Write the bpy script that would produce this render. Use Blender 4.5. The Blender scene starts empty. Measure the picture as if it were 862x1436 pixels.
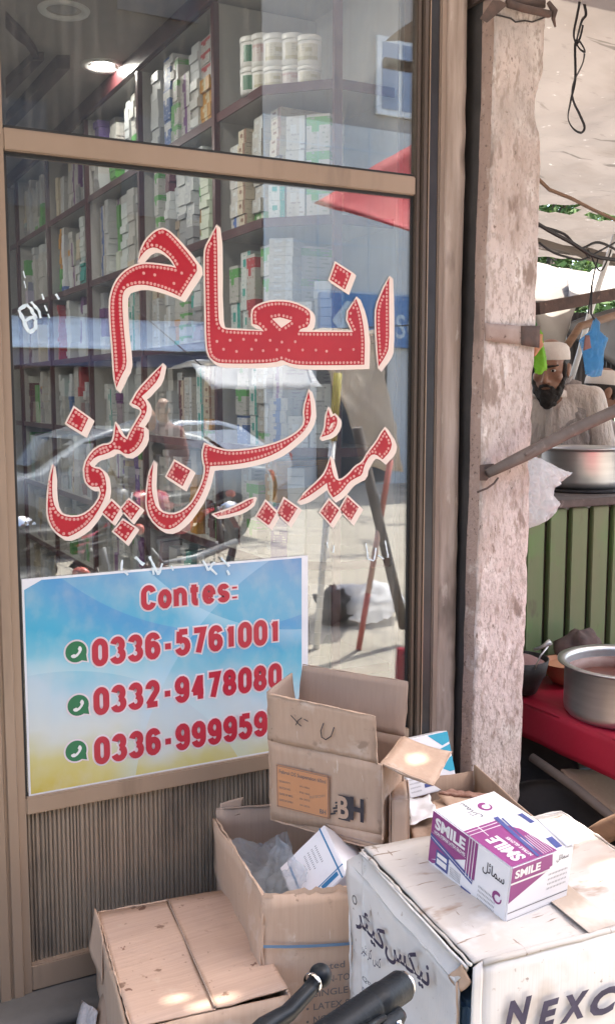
import bpy, bmesh, math, random
from mathutils import Vector, Matrix, noise
R = math.radians
rnd = random.Random(7)
sc = bpy.context.scene
COL = sc.collection

# ------------------------------------------------------------------ camera, sky, sun, exposure
FPX, CX, CY = 1400.0, 431.0, 718.0          # survey of the photograph: focal length and centre in its pixels
AZ, PT = R(62.3), R(6.7)
FW = Vector((math.cos(AZ)*math.cos(PT), math.sin(AZ)*math.cos(PT), -math.sin(PT)))
RT = Vector((math.sin(AZ), -math.cos(AZ), 0))
UP = RT.cross(FW)
EYE = Vector((0, -2.3, 1.45))
cd = bpy.data.cameras.new('camera'); cam = bpy.data.objects.new('camera', cd); COL.objects.link(cam)
cam.matrix_world = Matrix(((RT.x, UP.x, -FW.x, EYE.x), (RT.y, UP.y, -FW.y, EYE.y), (RT.z, UP.z, -FW.z, EYE.z), (0, 0, 0, 1)))
cd.sensor_fit = 'VERTICAL'; cd.sensor_height = 36; cd.lens = FPX/1436*36
cd.clip_start = 0.05; cd.clip_end = 400
sc.camera = cam
SUN_AZ, SUN_EL = -25.0, 60.0
w = bpy.data.worlds.new('World'); sc.world = w; w.use_nodes = True
nt = w.node_tree; bg = nt.nodes['Background']
sky = nt.nodes.new('ShaderNodeTexSky'); sky.sky_type = 'NISHITA'; sky.sun_disc = False
sky.sun_elevation = R(SUN_EL); sky.sun_rotation = R(90 - SUN_AZ)
sky.dust_density = 3.0
nt.links.new(sky.outputs[0], bg.inputs[0]); bg.inputs[1].default_value = 0.15
sl = bpy.data.lights.new('sun', 'SUN'); sl.energy = 2.6; sl.angle = R(0.5); sl.color = (1, .95, .87)
so = bpy.data.objects.new('sun', sl); COL.objects.link(so)
sd = Vector((math.cos(R(SUN_AZ))*math.cos(R(SUN_EL)), math.sin(R(SUN_AZ))*math.cos(R(SUN_EL)), math.sin(R(SUN_EL))))
so.rotation_euler = sd.to_track_quat('Z', 'Y').to_euler(); so.location = (3, -4, 8)
sc.view_settings.view_transform = 'Standard'; sc.view_settings.look = 'None'
sc.view_settings.exposure = 2.65; sc.view_settings.gamma = 1
sc.cycles.transparent_max_bounces = 24; sc.cycles.max_bounces = 10; sc.cycles.caustics_reflective = False

# ------------------------------------------------------------------ helpers
def ray(u, v): return FW + RT*((u-CX)/FPX) - UP*((v-CY)/FPX)
def on_y(u, v, y): d = ray(u, v); return EYE + d*((y-EYE.y)/d.y)
def on_x(u, v, x): d = ray(u, v); return EYE + d*((x-EYE.x)/d.x)
def on_z(u, v, z): d = ray(u, v); return EYE + d*((z-EYE.z)/d.z)
def at_d(u, v, t): return EYE + ray(u, v)*t
V = Vector

MATS = {}
def pm(name, c, c2=None, sc_=6, stretch=(1, 1, 1), rough=.75, bump=.15, bsc=80, bstretch=(1, 1, 1), metal=0, stains=(), coat=0, trans=0, alpha=1, lo=.35, hi=.65, spec=.5, emit=0, bdist=.004):
    """principled material: two-tone noise, optional stains [(colour, scale, threshold, softness, stretch)], fine bump"""
    m = bpy.data.materials.new(name); m.use_nodes = True; n = m.node_tree.nodes; l = m.node_tree.links
    b = n['Principled BSDF']; tc = n.new('ShaderNodeTexCoord')
    def nz(scale, st, det=5):
        mp = n.new('ShaderNodeMapping'); mp.inputs['Scale'].default_value = st; l.new(tc.outputs['Object'], mp.inputs[0])
        x = n.new('ShaderNodeTexNoise'); x.inputs['Scale'].default_value = scale; x.inputs['Detail'].default_value = det; x.inputs['Roughness'].default_value = .6
        l.new(mp.outputs[0], x.inputs[0]); return x
    def ramp(src, a, bb):
        r = n.new('ShaderNodeMapRange'); r.inputs[1].default_value = a; r.inputs[2].default_value = bb; r.clamp = True
        l.new(src, r.inputs[0]); return r.outputs[0]
    def mix(f, a, bcol):
        x = n.new('ShaderNodeMix'); x.data_type = 'RGBA'; l.new(f, x.inputs[0])
        if isinstance(a, tuple): x.inputs[6].default_value = a
        else: l.new(a, x.inputs[6])
        x.inputs[7].default_value = bcol; return x.outputs[2]
    c = tuple(c)+(1,); c2 = tuple(c2)+(1,) if c2 else tuple(k*.78 for k in c[:3])+(1,)
    col = mix(ramp(nz(sc_, stretch).outputs[0], lo, hi), c, c2)
    for s in stains:
        st = s[4] if len(s) > 4 else (1, 1, 1)
        col = mix(ramp(nz(s[1], st, 4).outputs[0], s[2], s[2]+s[3]), col, tuple(s[0])+(1,))
    l.new(col, b.inputs['Base Color'])
    b.inputs['Roughness'].default_value = rough; b.inputs['Metallic'].default_value = metal
    b.inputs['Specular IOR Level'].default_value = spec
    b.inputs['Coat Weight'].default_value = coat; b.inputs['Coat Roughness'].default_value = .04
    if trans: b.inputs['Transmission Weight'].default_value = trans
    if emit: l.new(col, b.inputs['Emission Color']); b.inputs['Emission Strength'].default_value = emit
    b.inputs['Alpha'].default_value = alpha
    if bump:
        bp = n.new('ShaderNodeBump'); bp.inputs['Strength'].default_value = bump; bp.inputs['Distance'].default_value = bdist
        l.new(nz(bsc, bstretch, 4).outputs[0], bp.inputs['Height']); l.new(bp.outputs[0], b.inputs['Normal'])
    MATS[name] = m; return m

def translucent(name, c, c2, t, sc_=4, stretch=(1, 1, 1), clear=0.0, stains=()):
    """woven tarp or film: part of the light goes through it, diffusely; clear = share that passes straight"""
    m = pm(name, c, c2, sc_=sc_, stretch=stretch, bump=.2, bsc=40, stains=stains); n = m.node_tree.nodes; l = m.node_tree.links
    b = n['Principled BSDF']; out = n['Material Output']
    tr = n.new('ShaderNodeBsdfTranslucent'); l.new(b.inputs['Base Color'].links[0].from_socket, tr.inputs[0])
    mx = n.new('ShaderNodeMixShader'); mx.inputs[0].default_value = t
    l.new(b.outputs[0], mx.inputs[1]); l.new(tr.outputs[0], mx.inputs[2]); last = mx
    if clear:
        tp = n.new('ShaderNodeBsdfTransparent'); m2 = n.new('ShaderNodeMixShader'); m2.inputs[0].default_value = clear
        l.new(mx.outputs[0], m2.inputs[1]); l.new(tp.outputs[0], m2.inputs[2]); last = m2
    l.new(last.outputs[0], out.inputs[0]); return m

def glass_mat(name, tint, refl, dirt=.03):
    m = bpy.data.materials.new(name); m.use_nodes = True; n = m.node_tree.nodes; l = m.node_tree.links
    n.remove(n['Principled BSDF']); out = n['Material Output']
    tp = n.new('ShaderNodeBsdfTransparent'); tp.inputs[0].default_value = tuple(tint)+(1,)
    gl = n.new('ShaderNodeBsdfGlossy'); gl.inputs['Roughness'].default_value = 0.0; gl.inputs[0].default_value = (.93, .97, 1, 1)
    mx = n.new('ShaderNodeMixShader'); mx.inputs[0].default_value = refl
    l.new(tp.outputs[0], mx.inputs[1]); l.new(gl.outputs[0], mx.inputs[2])
    df = n.new('ShaderNodeBsdfDiffuse'); df.inputs[0].default_value = (.62, .6, .56, 1)
    tc = n.new('ShaderNodeTexCoord'); mp = n.new('ShaderNodeMapping'); mp.inputs['Scale'].default_value = (26, 26, 1.3); l.new(tc.outputs['Object'], mp.inputs[0])
    nz = n.new('ShaderNodeTexNoise'); nz.inputs['Scale'].default_value = 2.2; nz.inputs['Detail'].default_value = 6; l.new(mp.outputs[0], nz.inputs[0])
    r = n.new('ShaderNodeMapRange'); r.inputs[1].default_value = .5; r.inputs[2].default_value = .85; r.inputs[3].default_value = .008; r.inputs[4].default_value = dirt*6; l.new(nz.outputs[0], r.inputs[0])
    m2 = n.new('ShaderNodeMixShader'); l.new(r.outputs[0], m2.inputs[0]); l.new(mx.outputs[0], m2.inputs[1]); l.new(df.outputs[0], m2.inputs[2])
    l.new(m2.outputs[0], out.inputs[0]); MATS[name] = m; return m

def emission(name, c, s):
    m = bpy.data.materials.new(name); m.use_nodes = True; n = m.node_tree.nodes
    b = n['Principled BSDF']; b.inputs['Emission Color'].default_value = tuple(c)+(1,); b.inputs['Emission Strength'].default_value = s
    MATS[name] = m; return m

class MB:
    """collects shapes and links them as ONE mesh object"""
    def __init__(s): s.v = []; s.f = []; s.sm = []
    def add(s, vs, fs, smooth=False):
        o = len(s.v); s.v += [V(p) for p in vs]; s.f += [tuple(i+o for i in f) for f in fs]; s.sm += [smooth]*len(fs); return s
    def box(s, lo, hi, M=None, ch=0):
        lo, hi = V(lo), V(hi)
        if ch:
            bm = bmesh.new(); bmesh.ops.create_cube(bm, size=1)
            for q in bm.verts: q.co = V([(lo[i]+hi[i])/2+q.co[i]*(hi[i]-lo[i]) for i in range(3)])
            bmesh.ops.bevel(bm, geom=bm.edges[:], offset=ch, segments=2, affect='EDGES')
            vs = [q.co.copy() for q in bm.verts]; fs = [[q.index for q in f.verts] for f in bm.faces]; bm.free()
        else:
            vs = [V((x, y, z)) for x in (lo.x, hi.x) for y in (lo.y, hi.y) for z in (lo.z, hi.z)]
            fs = [(0, 1, 3, 2), (4, 6, 7, 5), (0, 4, 5, 1), (2, 3, 7, 6), (0, 2, 6, 4), (1, 5, 7, 3)]
        if M: vs = [M @ q for q in vs]
        return s.add(vs, fs)
    def tube(s, pts, r, n=8, cap=True):
        pts = [V(p) for p in pts]; k = len(pts); rs = r if isinstance(r, (list, tuple)) else [r]*k
        vs = []; fs = []; pu = None
        for i, p in enumerate(pts):
            t = (pts[min(i+1, k-1)]-pts[max(i-1, 0)]).normalized()
            if pu is None: pu = t.orthogonal().normalized()
            pu = (pu - t*pu.dot(t)).normalized(); b = t.cross(pu)
            vs += [p+(pu*math.cos(2*math.pi*j/n)+b*math.sin(2*math.pi*j/n))*rs[i] for j in range(n)]
        for i in range(k-1):
            for j in range(n): fs.append((i*n+j, i*n+(j+1) % n, (i+1)*n+(j+1) % n, (i+1)*n+j))
        if cap: fs.append(tuple(range(n))[::-1]); fs.append(tuple((k-1)*n+j for j in range(n)))
        return s.add(vs, fs, True)
    def lathe(s, prof, c=(0, 0, 0), n=32, axis=None, sx=1, sy=1, cap=False):
        c = V(c); M = V(axis).normalized().to_track_quat('Z', 'Y').to_matrix() if axis else Matrix.Identity(3)
        vs = [c+M @ V((r*math.cos(2*math.pi*j/n)*sx, r*math.sin(2*math.pi*j/n)*sy, z)) for r, z in prof for j in range(n)]
        fs = [(i*n+j, i*n+(j+1) % n, (i+1)*n+(j+1) % n, (i+1)*n+j) for i in range(len(prof)-1) for j in range(n)]
        if cap: fs.append(tuple((len(prof)-1)*n+j for j in range(n))); fs.append(tuple(range(n))[::-1])
        return s.add(vs, fs, True)
    def slab(s, q, t, nx=8, ny=8, jit=0, freq=9, seed=0, bend=0, smooth=True):
        """sheet over the quad q (p00,p10,p11,p01), thickness t, dented by noise, bent in the middle"""
        p0, p1, p2, p3 = [V(x) for x in q]; nr = (p1-p0).cross(p3-p0).normalized(); vs = []
        for side in (0, 1):
            for j in range(ny+1):
                for i in range(nx+1):
                    a, b = i/nx, j/ny
                    p = (p0*(1-a)+p1*a)*(1-b)+(p3*(1-a)+p2*a)*b
                    d = noise.noise(p*freq+V((seed*7.3, seed*3.1, 0)))*jit + bend*math.sin(math.pi*b)
                    e = V((noise.noise(p*freq*3+V((seed, 5, 1))), noise.noise(p*freq*3+V((9, seed, 1))), noise.noise(p*freq*3+V((2, 8, seed)))))*jit*.35
                    vs.append(p+nr*(d+(t if side else 0))+e)
        N = (nx+1)*(ny+1); fs = []
        for j in range(ny):
            for i in range(nx):
                a = j*(nx+1)+i; fs.append((a, a+nx+1, a+nx+2, a+1)); fs.append((a+N, a+1+N, a+nx+2+N, a+nx+1+N))
        rim = [i for i in range(nx+1)]+[j*(nx+1)+nx for j in range(1, ny+1)]+[ny*(nx+1)+i for i in range(nx-1, -1, -1)]+[j*(nx+1) for j in range(ny-1, 0, -1)]
        for k in range(len(rim)):
            a, b = rim[k], rim[(k+1) % len(rim)]; fs.append((a, b, b+N, a+N))
        return s.add(vs, fs, smooth)
    def prism(s, poly, f0, f1):
        """polygon (list of points) swept from map f0 to map f1"""
        n = len(poly); a = [f0(p) for p in poly]; b = [f1(p) for p in poly]
        return s.add(a+b, [tuple(range(n))[::-1], tuple(range(n, 2*n))]+[(i, (i+1) % n, n+(i+1) % n, n+i) for i in range(n)])
    def ell(s, c, r, M=None, n=20):
        bm = bmesh.new(); bmesh.ops.create_uvsphere(bm, u_segments=n, v_segments=n//2+2, radius=1)
        c = V(c); vs = []
        for q in bm.verts:
            p = V((q.co.x*r[0], q.co.y*r[1], q.co.z*r[2]))
            vs.append(c+((M @ p) if M else p))
        fs = [[q.index for q in f.verts] for f in bm.faces]; bm.free(); return s.add(vs, fs, True)
    def cap(s, a, b, ra, rb, n=14):
        a, b = V(a), V(b); t = (b-a).normalized(); pts = []; rs = []
        for k in range(5): th = math.pi/2*(1-k/4); pts.append(a-t*ra*math.sin(th)); rs.append(max(ra*math.cos(th), .0004))
        for k in range(5): th = math.pi/2*k/4; pts.append(b+t*rb*math.sin(th)); rs.append(max(rb*math.cos(th), .0004))
        return s.tube(pts, rs, n)
    def build(s, name, mat=None, parent=None, local=False, recalc=True):
        me = bpy.data.meshes.new(name); vs = s.v
        if parent is not None and not local:
            top = parent
            while top.parent: top = top.parent
            Mi = (Matrix.Translation(top.location) @ top.rotation_euler.to_matrix().to_4x4()).inverted()
            vs = [Mi @ p for p in vs]
        me.from_pydata([tuple(p) for p in vs], [], s.f)
        me.polygons.foreach_set('use_smooth', s.sm)
        if recalc:
            bm = bmesh.new(); bm.from_mesh(me); bmesh.ops.recalc_face_normals(bm, faces=bm.faces[:]); bm.to_mesh(me); bm.free()
        o = bpy.data.objects.new(name, me); COL.objects.link(o)
        if mat: me.materials.append(MATS[mat] if isinstance(mat, str) else mat)
        if parent is not None: o.parent = parent
        return o

def tag(o, label, cat, group=None):
    o['label'] = label; o['category'] = cat
    if group: o['group'] = group
    return o
def thing(name, label, cat, loc=(0, 0, 0), rz=0, group=None):
    o = bpy.data.objects.new(name, None); COL.objects.link(o); o.empty_display_size = .1
    o.location = loc; o.rotation_euler = (0, 0, rz); return tag(o, label, cat, group)
def structure(o): o['kind'] = 'structure'; return o
def stuff(o): o['kind'] = 'stuff'; return o
def dup(o, parent=None):
    c = o.copy(); COL.objects.link(c)
    if parent: c.parent = parent
    for ch in [x for x in COL.objects if x.parent == o]: dup(ch, c)
    return c
def flat_shade(o):
    for p in o.data.polygons: p.use_smooth = False
    return o
def evaluated(o):
    dg = bpy.context.evaluated_depsgraph_get(); me = bpy.data.meshes.new_from_object(o.evaluated_get(dg))
    mats = list(o.data.materials) if hasattr(o.data, 'materials') else []
    o.modifiers.clear(); old = o.data; o.data = me
    for m in mats:
        if m and m.name not in me.materials: me.materials.append(m)
    return o
def remesh(o, vox, smooth=5, fac=.5):
    m = o.modifiers.new('r', 'REMESH'); m.mode = 'VOXEL'; m.voxel_size = vox; m.use_smooth_shade = True
    if smooth:
        k = o.modifiers.new('s', 'SMOOTH'); k.factor = fac; k.iterations = smooth
    return evaluated(o)

_TXT = {}
def text_verts(body, bold=0.0, shear=0.0):
    k = (body, bold, shear)
    if k in _TXT: return _TXT[k]
    c = bpy.data.curves.new('t', 'FONT'); c.body = body; c.offset = bold; c.shear = shear; c.resolution_u = 3
    o = bpy.data.objects.new('t', c); COL.objects.link(o)
    dg = bpy.context.evaluated_depsgraph_get(); me = bpy.data.meshes.new_from_object(o.evaluated_get(dg))
    vs = [v.co.copy() for v in me.vertices]; fs = [tuple(p.vertices) for p in me.polygons]
    bpy.data.objects.remove(o); bpy.data.curves.remove(c); bpy.data.meshes.remove(me)
    x0, x1 = min(v.x for v in vs), max(v.x for v in vs); y0, y1 = min(v.y for v in vs), max(v.y for v in vs)
    vs = [((v.x-x0)/(x1-x0), (v.y-y0)/(y1-y0)) for v in vs]
    _TXT[k] = (vs, fs); return _TXT[k]
def put_text(mb, body, o, xd, yd, lift=.0006, bold=.0, shear=0.0):
    """lettering stretched over the parallelogram o, o+xd, o+yd, proud of it by lift"""
    o, xd, yd = V(o), V(xd), V(yd); nr = xd.cross(yd).normalized()
    vs, fs = text_verts(body, bold, shear)
    return mb.add([o+xd*a+yd*b+nr*lift for a, b in vs], fs)
def put_quad(mb, o, xd, yd, lift=.0005, t=0):
    o, xd, yd = V(o), V(xd), V(yd); nr = xd.cross(yd).normalized()*lift
    return mb.add([o+nr, o+xd+nr, o+xd+yd+nr, o+yd+nr], [(0, 1, 2, 3)])
def print_on(parent, name, mat, items):
    """flat print: items = list of callables that add to one mesh"""
    mb = MB()
    for f in items: f(mb)
    return mb.build(name, mat, parent, recalc=False)

# ------------------------------------------------------------------ materials
pm('bronze', (.36, .265, .195), (.31, .225, .16), sc_=3, stretch=(1, 1, .2), rough=.42, metal=.35, bump=.03, stains=[((.16, .12, .09), 9, .60, .25, (1, 1, .15))])
pm('bronze_brown', (.105, .08, .064), (.085, .064, .05), sc_=3, stretch=(1, 1, .2), rough=.4, metal=.4, bump=.03)
pm('bronze_dark', (.05, .05, .053), (.03, .03, .033), rough=.35, metal=.5, bump=.05)
pm('gasket', (.02, .02, .02), rough=.6, bump=0)
pm('ribs', (.35, .285, .225), (.29, .235, .185), sc_=5, stretch=(3, 1, .5), rough=.4, metal=.45, bump=.06, stains=[((.05, .05, .055), 2.6, .46, .2, (1, 1, .7)), ((.26, .23, .2), 30, .66, .08, (3, 1, .2))])
glass_mat('shop_glass', (.93, .94, .93), .165, .013)
pm('plaster', (.63, .54, .505), (.54, .45, .415), sc_=4, rough=.92, bump=1.0, bsc=55, bstretch=(1, 1, .6), bdist=.010, stains=[((.42, .33, .285), 5, .475, .15, (1.4, 1, .35)), ((.70, .63, .59), 10, .57, .08, (1, 1, .7)), ((.36, .285, .245), 30, .53, .10, (1.4, 1, .45)), ((.41, .34, .30), 95, .53, .10, (1.3, 1, .7)), ((.28, .21, .175), 13, .60, .07, (1.2, 1, .5)), ((.36, .33, .31), 1.6, .49, .14, (1, 1, .5)), ((.20, .15, .125), 55, .655, .05, (1.3, 1, .6))])
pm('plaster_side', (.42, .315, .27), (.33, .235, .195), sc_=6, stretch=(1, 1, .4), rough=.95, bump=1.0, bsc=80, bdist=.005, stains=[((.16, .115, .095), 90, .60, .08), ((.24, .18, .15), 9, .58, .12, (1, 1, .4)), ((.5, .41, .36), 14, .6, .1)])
pm('wood_strip', (.46, .38, .335), (.30, .235, .195), sc_=4, stretch=(6, 6, .5), rough=.9, bump=.5, bsc=24, bstretch=(4, 4, .4), stains=[((.13, .1, .085), 5, .6, .12, (1, 1, .4)), ((.5, .43, .38), 18, .62, .1, (1, 1, .5))])
pm('cover_brown', (.26, .195, .155), (.2, .15, .12), sc_=6, stretch=(1, 1, .3), rough=.7, bump=.2)
pm('gap_shade_and_crack', (.06, .054, .052), (.035, .032, .031), rough=.8)  # near-black: shade of the gap beside the pillar put into colour; also the crack
pm('rust', (.13, .085, .07), (.075, .055, .05), sc_=20, rough=.85, bump=.4, bsc=90, metal=.2, stains=[((.3, .2, .16), 26, .66, .1)])
pm('pipe', (.155, .125, .11), (.10, .08, .072), sc_=14, stretch=(1, 1, 1), rough=.7, metal=.3, bump=.25, bsc=60, stains=[((.22, .18, .16), 30, .6, .1)])
pm('band_steel', (.36, .28, .245), (.28, .2, .17), sc_=12, rough=.7, bump=.3, stains=[((.11, .065, .05), 20, .56, .06)])
pm('white_shelf', (.46, .45, .43), (.40, .39, .375), sc_=2, rough=.4, bump=0)
pm('grey_wall', (.36, .35, .335), (.30, .29, .28), sc_=1.5, rough=.5, bump=.05)
pm('maroon', (.085, .022, .026), (.06, .018, .02), rough=.35, bump=0)
pm('ceiling_paint', (.34, .30, .27), (.30, .27, .25), rough=.7, bump=.05)
pm('ceiling_brown', (.075, .045, .04), (.06, .035, .03), rough=.6, bump=.05)
pm('shop_floor', (.3, .29, .27), (.25, .24, .23), rough=.4)
pm('card', (.52, .365, .265), (.485, .335, .24), sc_=2.5, stretch=(40, 40, 1.2), rough=.85, bump=.12, bsc=3, bstretch=(70, 70, 1), stains=[((.42, .30, .22), 3.5, .55, .22), ((.60, .47, .38), 9, .60, .12), ((.36, .25, .18), 17, .64, .06), ((.62, .5, .41), 60, .67, .05, (1, 1, .25)), ((.30, .2, .14), 45, .70, .04)])
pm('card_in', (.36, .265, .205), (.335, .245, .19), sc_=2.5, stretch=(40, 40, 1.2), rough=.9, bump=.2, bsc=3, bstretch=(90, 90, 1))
pm('card_flat', (.52, .36, .27), (.46, .315, .235), sc_=2.5, stretch=(2, 60, 2), rough=.85, bump=.3, bsc=3, bstretch=(1.5, 80, 1), stains=[((.24, .145, .10), 13, .635, .03), ((.38, .255, .185), 4, .55, .2), ((.56, .43, .34), 8, .62, .1), ((.19, .10, .07), 19, .69, .02), ((.30, .2, .15), 70, .66, .05)])
pm('card_brown', (.36, .25, .18), (.33, .225, .16), sc_=2.5, stretch=(40, 40, 1.2), rough=.88, bump=.2, bsc=3, bstretch=(70, 70, 1), stains=[((.22, .145, .10), 6, .58, .15), ((.4, .3, .22), 12, .62, .1)])
pm('card_white', (.70, .67, .64), (.62, .58, .54), sc_=3, rough=.8, bump=.22, bsc=3, bstretch=(60, 60, 1), stains=[((.50, .42, .35), 5, .56, .16), ((.40, .32, .26), 26, .66, .06, (1, 2, 1)), ((.52, .52, .53), 3, .52, .2), ((.36, .3, .26), 60, .68, .05)])
pm('card_white_top', (.52, .485, .45), (.45, .41, .37), sc_=4, rough=.85, bump=.3, bsc=3, bstretch=(2, 60, 1), stains=[((.36, .27, .21), 2.6, .47, .14, (.7, 1.6, 1)), ((.31, .225, .17), 7, .585, .08, (.7, 2, 1)), ((.58, .56, .54), 6, .58, .1), ((.22, .16, .115), 40, .635, .05, (.25, 3, 1)), ((.23, .175, .14), 14, .65, .03, (2.5, .6, 1))])
pm('tape_tan', (.43, .345, .275), (.36, .28, .215), sc_=5, rough=.45, bump=.2, stains=[((.52, .45, .38), 7, .56, .12), ((.28, .2, .15), 12, .64, .08)])
pm('paper_white', (.78, .76, .77), (.74, .72, .73), sc_=3, rough=.5, bump=.03, stains=[((.66, .62, .62), 8, .62, .15)])
pm('smile_purple', (.27, .055, .20), (.24, .045, .175), rough=.45, bump=0)
pm('smile_blue', (.07, .09, .27), rough=.5, bump=0)
pm('ink_black', (.025, .02, .03), (.05, .045, .05), sc_=40, rough=.7, bump=0)
pm('ink_navy', (.028, .022, .05), (.05, .042, .08), sc_=30, rough=.7, bump=0)
pm('ink_grey', (.16, .15, .15), rough=.7, bump=0)
pm('ink_blue', (.03, .20, .42), rough=.6, bump=0)
pm('ink_white', (.8, .78, .77), rough=.6, bump=0)
pm('cyan', (.03, .36, .50), (.02, .30, .44), rough=.5, bump=0)
pm('label_orange', (.60, .29, .14), (.55, .26, .13), sc_=5, rough=.6, bump=.03)
pm('strap_blue', (.14, .24, .36), rough=.35, bump=0)
pm('vinyl_red', (.40, .022, .032), (.35, .018, .028), sc_=9, rough=.22, bump=.04, stains=[((.42, .05, .06), 60, .68, .08)])
pm('vinyl_red_worn', (.35, .02, .033), (.30, .016, .028), sc_=9, rough=.3, bump=.04, stains=[((.5, .24, .2), 55, .56, .08), ((.62, .5, .44), 75, .62, .05)])
pm('vinyl_cream', (.74, .63, .56), (.70, .58, .51), sc_=9, rough=.3, bump=.04, stains=[((.5, .38, .32), 70, .70, .04)])
pm('stud', (.62, .30, .27), (.55, .22, .2), sc_=60, rough=.3, bump=0)
pm('residue', (.55, .68, .74), (.7, .76, .78), sc_=60, rough=.5, bump=.2)
pm('poster_text', (.42, .022, .045), (.38, .02, .04), rough=.35, bump=0)
pm('poster_halo', (.72, .62, .66), rough=.35, bump=0)
pm('poster_white', (.72, .72, .74), (.66, .66, .69), rough=.35, bump=.02)
pm('icon_green', (.02, .17, .07), rough=.35, bump=0)
pm('pavement', (.10, .095, .09), (.07, .067, .064), sc_=5, rough=.95, bump=.5, bsc=40, bdist=.006, stains=[((.08, .075, .07), 9, .58, .1), ((.28, .26, .24), 30, .66, .06)])
pm('step', (.12, .11, .10), (.085, .078, .07), sc_=5, rough=.92, bump=.4, bsc=50, stains=[((.1, .09, .08), 9, .58, .15)])
pm('kerb', (.3, .28, .26), (.24, .22, .2), rough=.9, bump=.3)
pm('road', (.37, .325, .26), (.30, .265, .21), sc_=1.2, rough=.95, bump=.3, bsc=30, stains=[((.15, .135, .12), 2.2, .56, .12), ((.38, .35, .3), 6, .62, .1)])
pm('steel', (.60, .59, .58), (.52, .51, .5), sc_=3, stretch=(1, 1, 14), rough=.42, metal=1, bump=.05, bsc=6, bstretch=(1, 1, 40), stains=[((.30, .27, .25), 6, .6, .2)])
pm('pot_stain', (.20, .10, .075), (.30, .2, .17), sc_=12, rough=.5, bump=.1)
pm('stew', (.16, .055, .035), (.1, .035, .025), sc_=20, rough=.3, bump=.5, bsc=30)
pm('pot_black', (.02, .019, .02), (.035, .03, .03), rough=.7, bump=.3)
pm('green_paint', (.13, .195, .08), (.165, .195, .095), sc_=3, stretch=(3, 3, .5), rough=.55, bump=.15, bsc=20, stains=[((.11, .095, .06), 9, .62, .12, (1, 1, .4)), ((.12, .24, .07), 4, .55, .15)])
pm('green_gap', (.055, .05, .03), (.08, .06, .035), rough=.8)
pm('red_cloth', (.40, .008, .035), (.33, .006, .026), sc_=4, rough=.55, bump=.15, bsc=16, bdist=.01, stains=[((.26, .01, .025), 6, .62, .15)], spec=.6)
pm('clay', (.5, .24, .13), (.42, .2, .11), rough=.8, bump=.2)
pm('crumbs', (.22, .10, .07), (.32, .19, .14), sc_=60, rough=.9, bump=.6)
pm('wood', (.26, .15, .09), (.18, .10, .06), sc_=5, stretch=(1, 1, 8), rough=.8, bump=.25)
pm('wood_grey', (.14, .115, .10), (.1, .08, .07), rough=.85, bump=.3)
pm('skin', (.33, .175, .115), (.28, .145, .095), sc_=10, rough=.5, bump=.05)
pm('hair', (.022, .018, .017), (.035, .028, .025), sc_=60, rough=.7, bump=.7, bsc=220, bdist=.006)
pm('eye_white', (.7, .68, .65), rough=.2, bump=0)
pm('shirt', (.80, .72, .67), (.74, .66, .61), sc_=5, rough=.85, bump=1.0, bsc=11, bstretch=(1.6, 1.6, .6), bdist=.035)
pm('shirt_grey', (.50, .45, .44), (.42, .385, .375), sc_=5, stretch=(6, 6, 1), rough=.9, bump=1.0, bsc=14, bstretch=(1.8, 1.8, .5), bdist=.03)
pm('shirt_dark', (.07, .06, .06), (.05, .045, .045), rough=.9, bump=.3, bsc=9, bdist=.02)
pm('shirt_pink', (.25, .14, .13), (.2, .11, .1), rough=.9, bump=.3, bsc=9, bdist=.02)
pm('cap_white', (.78, .72, .67), (.72, .66, .61), sc_=40, rough=.9, bump=.4, bsc=130)
pm('rubber', (.005, .007, .010), (.009, .011, .014), sc_=20, rough=.42, bump=.2, bsc=120, spec=.16, stains=[((.018, .020, .023), 35, .58, .12), ((.05, .048, .046), 120, .70, .05)])
pm('paint_black', (.006, .008, .011), (.010, .012, .015), sc_=30, rough=.40, bump=.08, spec=.18, stains=[((.09, .085, .08), 60, .68, .06)])
pm('chrome', (.7, .7, .7), rough=.12, metal=1, bump=0)
pm('dull_metal', (.16, .16, .165), (.12, .12, .125), sc_=20, rough=.5, metal=.7, bump=.1)
pm('tank_red', (.35, .02, .03), rough=.2, coat=.6, bump=0)
pm('car_silver', (.22, .24, .25), rough=.45, metal=.3, coat=.6, bump=0)
pm('car_white', (.55, .57, .58), rough=.25, coat=.6, bump=0)
pm('dark_glass', (.02, .025, .03), rough=.05, bump=0)
pm('wire', (.02, .02, .022), rough=.5, bump=0)
translucent('tarp', (.26, .22, .185), (.21, .178, .15), .33, sc_=2.2, stains=[((.20, .165, .135), 1.6, .52, .14, (1, 2.2, 1)), ((.17, .14, .115), 9, .62, .10, (1, 3, 1)), ((.42, .38, .33), 14, .66, .06), ((.13, .11, .09), 3.2, .63, .02, (.4, 4, 1))])
translucent('shade_cloth', (.52, .45, .39), (.46, .39, .33), .55, sc_=3)  # cloth of the unseen awning, added for shade and warm fill
translucent('tarp_pale', (.44, .40, .35), (.37, .33, .29), .3, sc_=3)
translucent('tarp_white', (.66, .66, .66), (.6, .6, .6), .4)
translucent('cloth_beige', (.78, .70, .60), (.72, .64, .54), .7, sc_=3)
translucent('tarp_red', (.62, .07, .08), (.55, .05, .06), .35)
translucent('bag_blue', (.16, .46, .76), (.10, .37, .68), .55, clear=.25)
translucent('bag_white', (.95, .94, .95), (.90, .89, .90), .6, sc_=12, clear=.30)
translucent('bag_clear', (.60, .67, .72), (.48, .55, .6), .3, sc_=14, clear=.62)
translucent('bag_green', (.30, .62, .06), (.2, .5, .04), .45)
translucent('bag_orange', (.75, .32, .16), (.7, .4, .25), .45)
translucent('leaf', (.10, .17, .04), (.06, .11, .025), .35, sc_=2)
pm('bark', (.14, .105, .08), (.09, .07, .055), sc_=8, rough=.95, bump=.6)
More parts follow.
